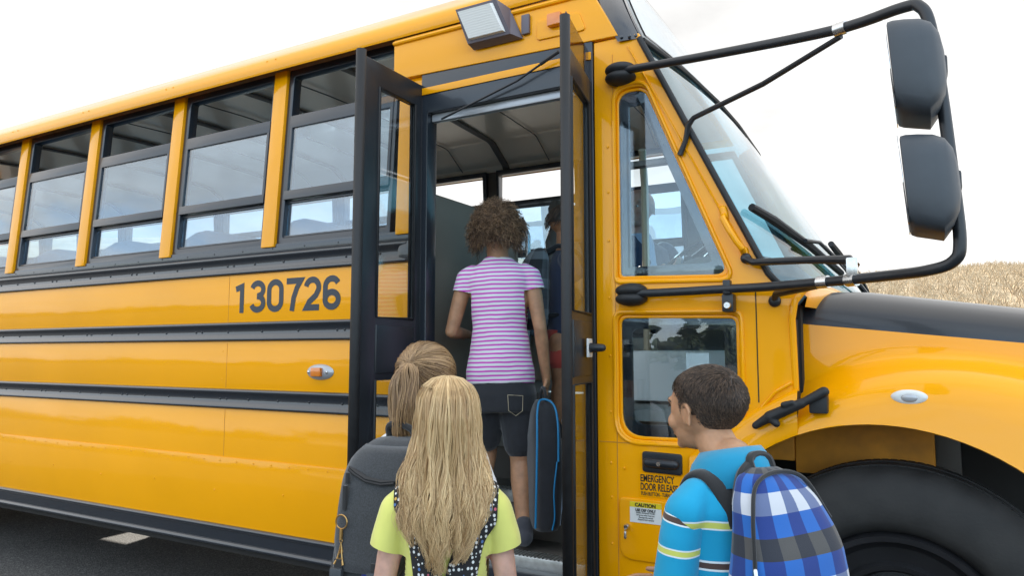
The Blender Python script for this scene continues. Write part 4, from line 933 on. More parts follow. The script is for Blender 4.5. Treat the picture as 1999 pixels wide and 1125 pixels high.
# ------------------------------------------------------------------ people
from mathutils.bvhtree import BVHTree
def xf(mb, n0, mat):
    mb.b.verts.ensure_lookup_table()
    for v in mb.b.verts[n0:]: v.co = mat @ v.co
def add_head(mb, c, yaw=0, pitch=0, s=1.0, neck=None):
    n0 = len(mb.b.verts)
    mb.ell((0, -.014, .022), (.072, .089, .076), seg=28).ell((0, .004, .0), (.066, .076, .078), seg=28).ell((0, .022, -.032), (.053, .058, .062), seg=24).ell((0, .036, -.066), (.037, .036, .026)).ell((0, .064, -.080), (.016, .014, .013))
    mb.rc((0, .074, .006), (0, .092, -.024), .006, .0085).ell((-.009, .086, -.03), (.007, .008, .005), seg=12).ell((.009, .086, -.03), (.007, .008, .005), seg=12)
    mb.ell((0, .079, -.0475), (.019, .009, .0052), seg=16).ell((0, .0775, -.0575), (.016, .009, .006), seg=16)
    for sd in (-1, 1):
        mb.ell((sd * .024, .066, .024), (.02, .012, .009), seg=16).ell((sd * .034, .052, -.026), (.022, .022, .022), seg=16)
        e = Euler((R(-12), 0, R(sd * 22)))
        mb.ell((sd * .071, -.004, -.012), (.0055, .015, .024), e, 16)
        pts = []
        for k in range(15):
            a = R(-75 + k * 21); ry = .0155 if math.sin(a) > -.2 else .011
            v = Vector((0, -math.cos(a) * ry - .002, math.sin(a) * .027)); v.rotate(e); pts.append(v + Vector((sd * .0745, -.004, -.011)))
        mb.tube(pts, .0042, 8)
    xf(mb, n0, Matrix.Translation(Vector(c)) @ Euler((pitch, 0, yaw)).to_matrix().to_4x4() @ Matrix.Scale(s, 4))
    if neck: mb.rc(Vector(c) + Matrix.Rotation(yaw, 3, 'Z') @ Vector((0, -.018, -.05)) * s, neck, .044 * s, .046 * s, 20)
def add_hand(mb, w, d, n, s=.85, curl=.5, side=1):
    w = Vector(w); d = Vector(d).normalized(); n = Vector(n); n = (n - d * n.dot(d)).normalized(); l = d.cross(n) * side
    rot = Matrix((l, d, n)).transposed().to_4x4()
    n0 = len(mb.b.verts); mb.ell((0, .042, 0), (.034, .042, .0125), seg=18); mb.rc((0, -.01, 0), (0, .03, 0), .02, .02, 12)
    for i, (x, L, r) in enumerate(((.026, .056, .0078), (.009, .062, .008), (-.008, .057, .0078), (-.0245, .046, .007))):
        p = Vector((x, .074, 0)); a = .15; 
        for seg, f in enumerate((.45, .32, .26)):
            q = p + Vector((0, math.cos(a), math.sin(a))) * L * f * 1.25; mb.rc(p, q, r * (1 - .08 * seg), r * (.92 - .08 * seg), 10); p = q; a += curl
    p = Vector((.026, .022, .002)); q = Vector((.046, .045, .010)); mb.rc(p, q, .0105, .0095, 10); mb.rc(q, Vector((.048, .074, .018)), .0092, .0075, 10)
    xf(mb, n0, Matrix.Translation(w) @ rot @ Matrix.Scale(s, 4))
def add_arm(mb, sh, el, wr, s=1.0, hand=True, palm=(0, 0, 1), curl=.5, side=1, hdir=None):
    sh, el, wr = Vector(sh), Vector(el), Vector(wr)
    mb.chain([sh, sh.lerp(el, .45), el, el.lerp(wr, .3), wr], [.036 * s, .033 * s, .027 * s, .028 * s, .019 * s], 18)
    if hand: add_hand(mb, wr, hdir or (wr - el), palm, .85 * s, curl, side)
def add_leg(mb, hip, kn, an, s=1.0):
    hip, kn, an = Vector(hip), Vector(kn), Vector(an)
    mb.chain([hip, hip.lerp(kn, .5), kn, kn.lerp(an, .3), an], [.066 * s, .056 * s, .042 * s, .044 * s, .026 * s], 18)
def shoe(name, an, yaw, root, mat, s=1.0):
    m = MB(); m.rc((0, -.03, .0), (0, .09, -.012), .034, .032).rc((0, .09, -.012), (0, .13, -.016), .034, .026).rc((0, -.01, .05), (0, -.01, 0), .034, .036)
    me = remesh(m, name, .006, 3); me.materials.append(mat)
    o = link(name, me, root); o.location = Vector(an) + Vector((0, 0, -.012)); o.rotation_euler = (0, 0, yaw); o.scale = (s,) * 3; return o
def skinbody(root, mb, mat, voxel=.005, name='body', smooth=3):
    me = remesh(mb, name, voxel, smooth); me.materials.append(mat); return link(name, me, root)
def garment(root, mb, name, mat, voxel=.006, smooth=5, fold=.004, fr=(25, 45), seed=1, stretch=(1, 1, .55)):
    me = remesh(mb, name, voxel, smooth)
    if fold: displace(me, fold, fr, seed, stretch)
    me.materials.append(mat); me.shade_smooth(); return link(name, me, root)
def cuff(me, a, b, rad=.062, th=.0022):
    a, b = Vector(a), Vector(b); d = (b - a).normalized(); bm = bmesh.new(); bm.from_mesh(me)
    def near(v):
        t = (v - a).dot(d); return t > 0 and (v - a - d * t).length < rad
    fs = [f for f in bm.faces if near(f.calc_center_median())]; es = {e for f in fs for e in f.edges}; vs = {v for f in fs for v in f.verts}
    bmesh.ops.bisect_plane(bm, geom=list(vs) + list(es) + fs, plane_co=b, plane_no=d, clear_outer=False)
    kill = [f for f in bm.faces if near(f.calc_center_median()) and (f.calc_center_median() - b).dot(d) > 1e-5]
    bmesh.ops.delete(bm, geom=kill, context='FACES'); bm.to_mesh(me); bm.free(); me.shade_smooth()
def hem(root, name, b, d, rad, mat):
    b = Vector(b); d = Vector(d).normalized(); u = d.orthogonal().normalized(); w = d.cross(u)
    MB().tube([b + (u * math.cos(k * .3927) + w * math.sin(k * .3927)) * rad for k in range(17)], .0022, 6).build(name, mat, root, local=True)
def bvh_of(*objs):
    b = bmesh.new()
    for o in objs:
        m = o.data.copy(); b.from_mesh(m); bpy.data.meshes.remove(m)
    t = BVHTree.FromBMesh(b); b.free(); return t
def drape(name, root, bvh, A, B, off, mat, n=6, th=.004, k=6):
    A = smooth_path(A, k); B = smooth_path(B, k); P = []
    for a, b in zip(A, B):
        row = []
        for j in range(n + 1):
            p = a.lerp(b, j / n); co, no, _, _ = bvh.find_nearest(p); d = (p - co)
            no2 = d.normalized() if d.length > .004 and d.dot(no) > 0 else no
            row.append(co + no2 * (off * (1 - .35 * abs(2 * j / n - 1) ** 4)))
        P.append(row)
    # relax
    for _ in range(3):
        for i in range(1, len(P) - 1):
            P[i] = [(P[i - 1][j] + P[i][j] * 2 + P[i + 1][j]) / 4 for j in range(n + 1)]
    o = MB().grid(P).build(name, mat, root, local=True, angle=0)
    md = o.modifiers.new('t', 'SOLIDIFY'); md.thickness = th; md.offset = 0; return o
def uvloft(name, secs, mat, n=64, us=.125, vs=.15, p=3.0, sub=5, parent=None, fold=0, seed=2, cap=True, u0=0):
    """superellipse sections with metre-true uv"""
    S2 = []
    arr = [list(s) + [p] * (6 - len(s)) for s in secs]
    for i in range(len(arr) - 1):
        for k in range(sub):
            t = k / sub; t2 = t; S2.append([a + (b - a) * t2 for a, b in zip(arr[i], arr[i + 1])])
    S2.append(arr[-1])
    for _ in range(2): S2 = [S2[0]] + [[(a + 2 * b + c) / 4 for a, b, c in zip(S2[i - 1], S2[i], S2[i + 1])] for i in range(1, len(S2) - 1)] + [S2[-1]]
    rows = []; r = np.random.RandomState(seed)
    for z, cx, cy, rx, ry, pw in S2:
        row = []
        for k in range(n + 1):
            a = 2 * math.pi * k / n; c, q = math.cos(a), math.sin(a)
            row.append(Vector((cx + rx * math.copysign(abs(c) ** (2 / pw), c), cy + ry * math.copysign(abs(q) ** (2 / pw), q), z)))
        rows.append(row)
    vs_, fs, uvs = [], [], []
    U = []
    acc = [0]; mid = rows[len(rows) // 2]
    for k in range(n): acc.append(acc[-1] + (mid[k + 1] - mid[k]).length)
    V = [0]
    for i in range(1, len(rows)): V.append(V[-1] + (rows[i][n // 2] - rows[i - 1][n // 2]).length * .5 + abs(S2[i][0] - S2[i - 1][0]) * .5)
    verts = [p for row in rows for p in row]
    faces = []; 
    for i in range(len(rows) - 1):
        for k in range(n):
            a = i * (n + 1) + k; faces.append((a, a + 1, a + n + 2, a + n + 1))
    if cap: faces.append(tuple(range(n - 1, -1, -1))); faces.append(tuple((len(rows) - 1) * (n + 1) + k for k in range(n)))
    me = bpy.data.meshes.new(name); me.from_pydata([tuple(v) for v in verts], [], faces)
    uvl = me.uv_layers.new(name='UVMap')
    for poly in me.polygons:
        for li in poly.loop_indices:
            vi = me.loops[li].vertex_index; i, k = divmod(vi, n + 1); uvl.data[li].uv = ((acc[k] + u0) / us, V[i] / vs)
    b = bmesh.new(); b.from_mesh(me); bmesh.ops.remove_doubles(b, verts=b.verts, dist=1e-5); bmesh.ops.recalc_face_normals(b, faces=b.faces); b.to_mesh(me); b.free()
    if fold: displace(me, fold, (18, 34), seed)
    me.shade_smooth(); me.materials.append(mat)
    return link(name, me, parent)
def head_dir(n):
    v = nrs.normal(size=(n, 3)); return v / np.linalg.norm(v, axis=1, keepdims=True)
def rotz(P, a): c, s = math.cos(a), math.sin(a); return P @ np.array([[c, s, 0], [-s, c, 0], [0, 0, 1]])

# --- girl in the striped shirt, on the steps
def girl_striped():
    t = empty('person', (-1.518, .16, .517), R(22), 'curly haired girl in a pink and white striped shirt climbing the bus steps', 'person')
    t.rotation_euler = (R(-2.5), R(-1.5), R(26))
    hc = Vector((-.002, .0, 1.29))
    b = MB(); add_head(b, hc, R(-4), R(-4), 1.02, (0, -.01, 1.17)); b.rc((0, -.01, 1.19), (0, -.01, 1.15), .040, .046)
    b.loft([(.62, 0, 0, .11, .08), (.78, 0, 0, .10, .075), (.98, 0, 0, .12, .08), (1.08, 0, -.005, .12, .06), (1.13, 0, -.01, .05, .04)], 28)
    add_arm(b, (.138, -.01, 1.10), (.172, -.03, .87), (.19, .02, .67), 1.02, palm=(-1, 0, 0), curl=.75, side=-1, hdir=(0, .1, -1))
    add_arm(b, (-.138, -.01, 1.10), (-.205, -.0, .87), (-.16, .19, .87), 1.02, palm=(0, 0, -1), curl=.3)
    add_leg(b, (.07, -.01, .58), (.075, .01, .33), (.085, -.05, .06), 1.05); add_leg(b, (-.07, .0, .58), (-.075, .10, .40), (-.08, .10, .245), 1.05)
    skinbody(t, b, M['skin_tan'])
    s = MB(); s.loft([(.645, 0, 0, .142, .105, 2.3), (.70, 0, 0, .142, .105, 2.3), (.78, 0, 0, .128, .095, 2.2), (.88, 0, -.002, .115, .085, 2.2), (.99, 0, -.002, .128, .088, 2.2), (1.08, 0, -.005, .138, .080, 2.3), (1.13, 0, -.008, .122, .064, 2.3), (1.16, 0, -.01, .078, .052), (1.178, 0, -.01, .058, .048)], 40)
    s.chain([(.11, -.008, 1.115), (.14, -.01, 1.095), (.149, -.013, 1.055), (.156, -.015, 1.0)], [.040, .041, .042, .042]).chain([(-.11, -.008, 1.115), (-.14, -.01, 1.095), (-.151, -.01, 1.055), (-.160, -.01, 1.0)], [.040, .041, .042, .042])
    so = garment(t, s, 'striped_shirt', M['pink_stripe'], fold=.006, seed=3, stretch=(1, 1, 1.3))
    cuff(so.data, (.14, -.01, 1.095), (.151, -.013, 1.035)); cuff(so.data, (-.14, -.01, 1.095), (-.154, -.01, 1.035))
    s = MB(); s.loft([(.53, 0, 0, .142, .105, 2.3), (.60, 0, 0, .147, .108, 2.4), (.69, 0, 0, .128, .098)], 36).chain([(.066, 0, .56), (.075, .01, .40)], [.080, .070]).chain([(-.066, .02, .56), (-.075, .07, .43)], [.080, .070])
    so = garment(t, s, 'denim_shorts', M['denim'], fold=.004, seed=5)
    bv = bvh_of(so)
    pk = [(.035, -.12, .60), (.095, -.12, .595), (.092, -.12, .535), (.064, -.12, .515), (.037, -.12, .537), (.035, -.12, .60)]
    pts = [bv.ray_cast(Vector(p) + Vector((0, -.2, 0)), Vector((0, 1, 0)))[0] for p in pk]; pts = [p + Vector((0, -.002, 0)) for p in pts if p]
    MB().tube(pts, .0013, 5).build('pocket_stitching', M['tan_wood'], t, local=True)
    shoe('shoe', (.085, -.05, .05), 0, t, M['shoe']); shoe('shoe', (-.08, .10, .235), 0, t, M['shoe'])
    # curls
    n = 2700; d = head_dir(n * 2); d = d[(d[:, 1] < .55) & (d[:, 2] > -.62)][:n]; n = len(d)
    c0 = np.array([hc.x, hc.y - .012, hc.z + .02]); base = c0 + d * np.array([.073, .086, .078])
    L = .028 + .036 * nrs.rand(n); L *= np.where(d[:, 2] < .2, 1.15, 1.0); S_ = 34; q = np.linspace(0, 1, S_)
    out = d * np.array([1.25, .9, .8]) + nrs.normal(size=(n, 3)) * .25; out[:, 2] += .05; out /= np.linalg.norm(out, axis=1, keepdims=True)
    u = np.cross(out, nrs.normal(size=(n, 3))); u /= np.linalg.norm(u, axis=1, keepdims=True); v = np.cross(out, u)
    tr = (1.8 + 2.0 * nrs.rand(n))[:, None] * q * 2 * math.pi + 6.28 * nrs.rand(n)[:, None]; cr_ = (.004 + .005 * nrs.rand(n))[:, None] * np.minimum(1, q * 4)
    grav = np.zeros((n, S_, 3)); grav[..., 2] = -(q ** 2)[None] * (.045 * (1 - d[:, 2]) * .6)[:, None]
    P = base[:, None] + out[:, None] * (L[:, None] * q)[..., None] + u[:, None] * (np.cos(tr) * cr_)[..., None] + v[:, None] * (np.sin(tr) * cr_)[..., None] + grav
    cap = MB().ell(tuple(c0), (.090, .100, .093), seg=32); capm = cap.mesh('c'); displace(capm, .01, (60, 110), 4)
    b2 = bmesh.new(); b2.from_mesh(capm); bmesh.ops.delete(b2, geom=[w for w in b2.verts if w.co.y > hc.y + .06 or w.co.z < hc.z - .055], context='VERTS'); b2.to_mesh(capm); b2.free()
    strands('curly_hair', P, np.full((n, S_), 0.0012) * np.linspace(1, .5, S_), M['hair_curl'], t, cap=capm, tone=nrs.rand(n) ** 1.5)
    # lunch bag in her hand
    w = Matrix.Rotation(R(20), 4, 'Z'); loc = Vector((-1.518, .16, .517)) + w @ Vector((.165, -.03, 0))
    lb = empty('lunch_bag', (loc.x, loc.y, .60), R(40), 'slim black lunch bag with bright blue piping hanging from a hand', 'bag')
    o = uvloft('bag_shell', [(0, 0, 0, .045, .10, 3.5), (.02, 0, 0, .055, .115, 3.5), (.2, .004, 0, .062, .12, 3.5), (.36, 0, 0, .06, .115, 3.2), (.46, 0, 0, .05, .09, 2.6), (.50, 0, 0, .03, .05, 2.2)], M['denim'], 48, parent=lb, fold=.004)
    for k, x0_ in ((0, -.052), (1, .030)):
        pts = smooth_path([(x0_ - .006, -.112, .02), (x0_ - .004, -.124, .2), (x0_, -.119, .36), (x0_ + .008, -.09, .465), (x0_ + .03, -.06, .505)] + ([(.022, -.075, .49), (.034, -.105, .42), (.032, -.12, .27)] if not k else []), 5)
        if not k: MB().tube(pts, .0042, 8).build('blue_piping', M['blue_trim'], lb, local=True)
    MB().tube(smooth_path([(.026, -.123, .27), (.012, -.128, .16), (.016, -.12, .06), (.008, -.112, .01)], 5), .003, 8).build('blue_piping', M['blue_trim'], lb, local=True)
    MB().tube(smooth_path([(.058, -.09, .43), (.064, -.09, .3), (.056, -.09, .16), (.045, -.08, .02)], 5), .005, 8).build('blue_edge', M['light_blue'], lb, local=True)
    MB().tube(smooth_path([(-.0, -.05, .49), (-.0, -.03, .535), (0, .0, .55), (0, .03, .535), (0, .05, .49)], 5), .007, 8).build('handle', M['black_web'], lb, local=True)
girl_striped()

# --- child ahead of her
def child_ahead():
    loc = (-1.455, .62, .90); rz = R(-60)
    t = empty('person', loc, rz, 'child in red shorts on the top step, mostly hidden by the striped girl', 'person')
    b = MB(); add_head(b, (0, .02, 1.0), 0, 0, .95, (0, 0, .86)); b.loft([(.42, 0, 0, .09, .07), (.6, 0, 0, .09, .07), (.8, 0, 0, .105, .07), (.86, 0, 0, .05, .04)], 24)
    add_arm(b, (.12, 0, .80), (.17, .08, .66), (.15, .24, .72), .9); add_arm(b, (-.12, 0, .80), (-.17, .08, .66), (-.13, .22, .72), .9)
    add_leg(b, (.055, -.02, .44), (.06, -.02, .25), (.06, -.04, .06), .92); add_leg(b, (-.055, -.02, .44), (-.06, -.02, .25), (-.06, -.04, .06), .92)
    skinbody(t, b, M['skin_tan'], .006)
    s = MB(); s.loft([(.43, 0, 0, .108, .09), (.6, 0, 0, .10, .08), (.78, 0, 0, .12, .08), (.84, 0, 0, .10, .06), (.87, 0, 0, .055, .045)], 30).chain([(.1, 0, .82), (.15, .03, .74)], [.042, .042]).chain([(-.1, 0, .82), (-.15, .03, .74)], [.042, .042])
    garment(t, s, 'shirt', M['navy'])
    s = MB(); s.loft([(.42, 0, -.01, .10, .082), (.5, 0, -.01, .10, .08)], 30).chain([(.05, -.01, .44), (.056, -.02, .36)], [.06, .062]).chain([(-.05, -.01, .44), (-.056, -.02, .36)], [.06, .062]); garment(t, s, 'red_shorts', M['red_cloth'])
    shoe('shoe', (.06, -.04, .05), 0, t, M['shoe'], .9); shoe('shoe', (-.06, -.04, .05), 0, t, M['shoe'], .9)
    hc = np.array([0, .005, 1.02]); n = 1200; d = head_dir(n); d = d[d[:, 2] > -.35]; n = len(d)
    q = np.linspace(0, 1, 5); P = hc + d[:, None] * np.array([.076, .086, .078]) * (1 + .08 * q)[None, :, None] + np.array([0, -.01, -.02]) * q[None, :, None]
    cap = MB().ell(tuple(hc), (.076, .086, .079), seg=24); cp = cap.mesh('c'); b2 = bmesh.new(); b2.from_mesh(cp); bmesh.ops.delete(b2, geom=[w for w in b2.verts if w.co.z < hc[2] - .03 + max(0, w.co.y) * .8], context='VERTS'); b2.to_mesh(cp); b2.free()
    strands('short_hair', P, .0012, M['hair_dark'], t, cap=cp)
    k = empty('backpack', loc, rz, 'dark grey and black block patterned backpack worn on the top step', 'backpack')
    uvloft('bag_body', [(.50, 0, -.15, .11, .06), (.53, 0, -.155, .13, .075), (.64, 0, -.16, .135, .085), (.76, 0, -.15, .13, .075), (.83, 0, -.135, .11, .06), (.87, 0, -.125, .07, .035), (.88, 0, -.12, .03, .015)], M['camo'], 48, us=.18, vs=.18, parent=k, fold=.006)
    for x in (-.07, .07): MB().tube(smooth_path([(x, -.09, .86), (x, -.02, .885), (x, .07, .83), (x * 1.1, .09, .68), (x * 1.3, .02, .58), (x, -.09, .56)], 5), .011, 8).build('strap', M['black_web'], k, local=True)
child_ahead()

# --- blonde girl
def girl_blonde():
    t = empty('person', (-.965, -1.06, 0), R(31), 'girl with long wavy blonde hair, yellow tee and spotted black pinafore', 'person')
    t.scale = (.89, .95, 1.008)
    hc = Vector((0, .0, 1.125))
    b = MB(); add_head(b, hc, 0, R(-2), .90, (0, -.01, .99)); b.loft([(.55, 0, 0, .105, .08), (.7, 0, 0, .09, .07), (.88, 0, 0, .11, .075), (.95, 0, 0, .11, .055), (1.0, 0, -.01, .045, .04)], 28)
    add_arm(b, (.122, -.01, .935), (.160, -.015, .73), (.16, .13, .62), .96); add_arm(b, (-.122, -.01, .935), (-.165, -.015, .73), (-.16, .12, .61), .96, side=-1)
    add_leg(b, (.06, 0, .55), (.065, .0, .30), (.07, -.01, .06)); add_leg(b, (-.06, 0, .55), (-.065, .03, .30), (-.07, -.0, .06))
    skinbody(t, b, M['skin_pale'])
    s = MB(); s.loft([(.56, 0, 0, .12, .095, 2.3), (.68, 0, 0, .10, .082, 2.2), (.78, 0, 0, .105, .083, 2.2), (.88, 0, 0, .122, .086, 2.2), (.93, 0, -.004, .130, .08, 2.3), (.965, 0, -.007, .118, .066, 2.3), (.99, 0, -.01, .075, .052), (1.005, 0, -.01, .052, .046)], 40)
    s.chain([(.10, -.007, .95), (.128, -.01, .925), (.147, -.012, .865), (.155, -.012, .81)], [.038, .041, .042, .042]).chain([(-.10, -.007, .95), (-.128, -.01, .925), (-.148, -.012, .86), (-.157, -.012, .81)], [.038, .041, .042, .042])
    so = garment(t, s, 'yellow_tee', M['yellow_tee'], fold=.007, seed=7)
    cuff(so.data, (.128, -.01, .925), (.149, -.012, .845)); cuff(so.data, (-.128, -.01, .925), (-.150, -.012, .845))
    bv = bvh_of(so)
    for sd in (-1, 1):
        out = [(sd * .10, .075, .86), (sd * .128, .045, .955), (sd * .134, -.01, .985), (sd * .130, -.07, .95), (sd * .120, -.11, .88), (sd * .105, -.11, .80), (sd * .088, -.11, .745)]
        inn = [(sd * .035, .085, .84), (sd * .058, .06, .955), (sd * .070, -.01, 1.0), (sd * .060, -.07, .955), (sd * .034, -.11, .88), (sd * .006, -.11, .815), (0, -.11, .76)]
        drape('shoulder_strap', t, bv, out, inn, .009, M['dots'], 8)
    s = MB(); s.loft([(.36, 0, 0, .19, .16), (.5, 0, 0, .155, .13), (.62, 0, 0, .118, .098), (.70, 0, -.002, .098, .09), (.765, 0, -.004, .085, .094, 2.6), (.785, 0, -.006, .075, .092, 2.8)], 44)
    garment(t, s, 'spotted_skirt', M['dots'], fold=.006, seed=8)
    MB().box((-.018, -.108, .70), (.018, -.094, .80), .004).build('back_strap', M['black_web'], t, local=True)
    shoe('shoe', (.07, -.01, .05), 0, t, M['shoe']); shoe('shoe', (-.07, 0, .05), 0, t, M['shoe'])
    # long hair: strands over the skull, then hanging down the back
    def hair(n, S_, k0, k1, seed, rad, tone=None):
        r = np.random.RandomState(seed); ph = (r.rand(n) * 2 - 1) * 2.05          # 0 = straight back
        lay = k0 + (k1 - k0) * r.rand(n)
        tip = .832 + .085 * (np.abs(ph) / 2.05) ** 1.3 + .085 * r.rand(n) ** 2 + .03 * np.sin(ph * 5)
        q = np.linspace(0, 1, S_)[None]; zt = hc.z + .103
        z = zt - (zt - tip)[:, None] * (q ** 1.12)
        # half width / depth of the hair shell against height
        zz = np.array([.74, .80, .86, .92, .98, 1.02, 1.06, 1.10, 1.14, 1.18, 1.205, 1.222, 1.23]); 
        wx = np.array([.045, .066, .092, .112, .110, .100, .088, .081, .078, .072, .059, .036, .0])
        wy = np.array([.060, .075, .088, .096, .096, .095, .098, .103, .104, .094, .074, .045, .0])
        yc = np.array([-.045, -.045, -.04, -.034, -.026, -.02, -.014, -.01, -.01, -.01, -.01, -.01, -.01])
        X = np.interp(z, zz, wx); Y = np.interp(z, zz, wy); C = np.interp(z, zz, yc)
        fall = np.clip((1.10 - z) / .3, 0, 1)
        pf = ph[:, None] * (1 - .42 * fall)
        lump = 1 + .05 * np.sin(ph[:, None] * 7 + z * 9) * fall + .03 * np.sin(ph[:, None] * 17 + z * 14) 
        grp = np.round(ph * 7) ; am = (.004 + .019 * fall) 
        wave = am * np.sin(z * 44 + grp[:, None] * 2.1 + r.normal(size=(n, 1)) * .4) * (.6 + .4 * np.sin(grp[:, None] * 3.3)) + .005 * fall * np.sin(z * 95 + r.rand(n, 1) * 6) 
        x = lay[:, None] * lump * X * np.sin(pf) * 1.0 + wave + r.normal(size=(n, 1)) * .004 * fall
        y = C - lay[:, None] * lump * Y * np.cos(pf) + wave * .5 * np.cos(grp[:, None])
        x += (-.004) * fall
        P = np.stack([x, y, z], -1)
        return strands_arr(P, rad)
    def strands_arr(P, rad): return P, rad
    P1, _ = hair(3600, 36, .90, 1.0, 1, .001); P2, _ = hair(420, 36, 1.0, 1.07, 2, .001)
    P = np.concatenate([P1, P2]); rad = np.concatenate([np.full((3600, 36), .0013), np.full((420, 36), .0007)]) * np.concatenate([np.linspace(1, 1, 26), np.linspace(.95, .3, 10)])[None]
    # inner mass
    inner = []
    for z, kx, ky, cy in ((.86, .05, .03, -.065), (.92, .08, .07, -.038), (.98, .08, .08, -.026), (1.04, .072, .084, -.018), (1.10, .066, .088, -.012), (1.16, .064, .082, -.01), (1.20, .049, .062, -.01), (1.222, .018, .03, -.01)): inner.append((z, 0, cy, kx, ky))
    cap = MB().loft(inner, 40); cm_ = cap.mesh('c'); b2 = bmesh.new(); b2.from_mesh(cm_); bmesh.ops.delete(b2, geom=[w for w in b2.verts if w.co.y > .045], context='VERTS'); b2.to_mesh(cm_); b2.free()
    tn = nrs.rand(len(P)) * .55 + .22 + .30 * np.sin(P[:, 22, 0] * 230) * np.sin(P[:, 22, 0] * 71 + 1)
    strands('long_hair', P, rad, M['hair_blonde'], t, cap=cm_, tone=np.clip(tn, 0, 1))
girl_blonde()

# --- girl with the ponytail
def girl_ponytail():
    loc = (-1.225, -.78, 0); rz = R(8)
    t = empty('person', loc, rz, 'girl with a light brown ponytail, standing behind the blonde girl', 'person')
    hc = Vector((0, .0, 1.215))
    b = MB(); add_head(b, hc, R(-6), R(-3), .98, (0, -.01, 1.07)); b.loft([(.6, 0, 0, .105, .08), (.78, 0, 0, .09, .07), (.95, 0, 0, .11, .075), (1.03, 0, 0, .11, .055), (1.08, 0, -.01, .045, .04)], 28)
    add_arm(b, (.13, -.01, 1.01), (.165, .04, .80), (.10, .18, .84), 1.0); add_arm(b, (-.13, -.01, 1.01), (-.165, .05, .80), (-.10, .18, .84), 1.0)
    add_leg(b, (.06, 0, .58), (.065, .0, .32), (.07, -.01, .06)); add_leg(b, (-.06, 0, .58), (-.065, .03, .32), (-.07, -.0, .06)); skinbody(t, b, M['skin_pale'])
    s = MB(); s.loft([(.60, 0, 0, .12, .095, 2.3), (.78, 0, 0, .105, .085, 2.2), (.93, 0, 0, .122, .088, 2.2), (1.0, 0, -.004, .130, .08, 2.3), (1.04, 0, -.007, .118, .066, 2.3), (1.07, 0, -.01, .075, .052), (1.085, 0, -.01, .052, .046)], 40)
    s.chain([(.105, -.007, 1.025), (.138, -.005, 1.0), (.16, .01, .92)], [.042, .046, .048]).chain([(-.105, -.007, 1.025), (-.138, -.005, 1.0), (-.16, .01, .92)], [.042, .046, .048])
    garment(t, s, 'print_shirt', M['white_cloth'], seed=11)
    s = MB(); s.loft([(.42, 0, 0, .15, .12), (.56, 0, 0, .125, .10), (.64, 0, 0, .112, .09)], 36); garment(t, s, 'skirt', M['navy'])
    shoe('shoe', (.07, -.01, .05), 0, t, M['shoe']); shoe('shoe', (-.07, 0, .05), 0, t, M['shoe'])
    # hood of the grey jacket at the neck
    MB().tube(smooth_path([(-.085, .02, 1.06), (-.09, -.03, 1.075), (-.055, -.075, 1.085), (0, -.085, 1.075), (.05, -.07, 1.06), (.08, -.02, 1.05)], 5), [.020] * 26, 10).build('jacket_hood', M['grey_felt'], t, local=True)
    # hair gathered to the tie
    c0 = np.array([hc.x, hc.y - .012, hc.z + .018]); rad3 = np.array([.078, .093, .084]); tie = np.array([-.004, -.092, .030])
    tie_d = tie / rad3; tie_d /= np.linalg.norm(tie_d)
    n = 3000; d = head_dir(n * 2); m_ = (d[:, 2] > -.62 + .25 * (d[:, 1] > 0)) & ~((d[:, 1] > .62) & (d[:, 2] < .42)); d = d[m_][:n]; n = len(d)
    S_ = 18; q = np.linspace(0, 1, S_)
    om = np.arccos(np.clip(d @ tie_d, -1, 1))[:, None]
    sl = (np.sin((1 - q)[None] * om)[..., None] * d[:, None] + np.sin(q[None] * om)[..., None] * tie_d) / np.maximum(np.sin(om)[..., None], 1e-3)
    lay = 1.0 + .04 * nrs.rand(n)[:, None] + .035 * np.sin(q * math.pi)[None] * (d[:, 2:3] > .1) + .012 * np.sin(q[None] * 9 + d[:, :1] * 8)
    P1 = c0 + sl * rad3 * lay[..., None]
    # tail
    m = 1500; S2 = 18; q = np.linspace(0, 1, S2)[None]; a = nrs.rand(m, 1) * 6.283; rr_ = np.sqrt(nrs.rand(m, 1))
    T0 = c0 + tie_d * rad3 * 1.04; L = .155 + .065 * nrs.rand(m, 1)
    wd = .010 + .034 * np.sin(np.clip(q, 0, 1) ** .8 * 2.5); gq = np.round(a * 1.6)
    x = T0[0] + np.cos(a) * rr_ * wd + .003 * np.sin(q * 9 + gq * 2) + .004 * q; y = T0[1] - .028 * np.sin(q * 2.2) + np.sin(a) * rr_ * wd * .8 + .004 * np.cos(q * 10 + gq); z = T0[2] - L * q ** 1.15 + .012 * np.sin(q * 3) * (1 - q)
    P2 = np.stack([x, y + 0 * x, z + 0 * x], -1)
    fl = 160; P3 = P1[:fl] * 1.0; P3 = P3 + (P3 - c0) * (.05 * np.sin(np.linspace(0, 1, S_) * 3.1)[None, :, None] * nrs.rand(fl)[:, None, None])
    P = np.concatenate([P1, P2, P3]); rad = np.concatenate([np.full((n, S_), .0013), np.full((m, S2), .0014) * np.linspace(1, .4, S2), np.full((fl, S_), .0006)])
    cap = MB().ell(tuple(c0), tuple(rad3 * .99), seg=32); cp = cap.mesh('c'); b2 = bmesh.new(); b2.from_mesh(cp)
    bmesh.ops.delete(b2, geom=[w for w in b2.verts if (w.co.y > hc.y + .055 and w.co.z < hc.z + .05) or w.co.z < hc.z - .04 + max(0, w.co.y - hc.y) * .6], context='VERTS'); b2.to_mesh(cp); b2.free()
    ht = np.clip(nrs.rand(len(P)) * .75 + .2 * (P[:, 0, 2] > hc.z + .04), 0, 1)
    strands('ponytail_hair', P, rad, M['hair_fair_brown'], t, cap=cp, tone=ht)
    # fix pose of hair with the head turn is small; grey backpack
    k = empty('backpack', loc, R(5), 'dark grey felt backpack with a flap, buckles and a brass charm, worn in the queue', 'backpack'); k.scale = (.9, .95, 1)
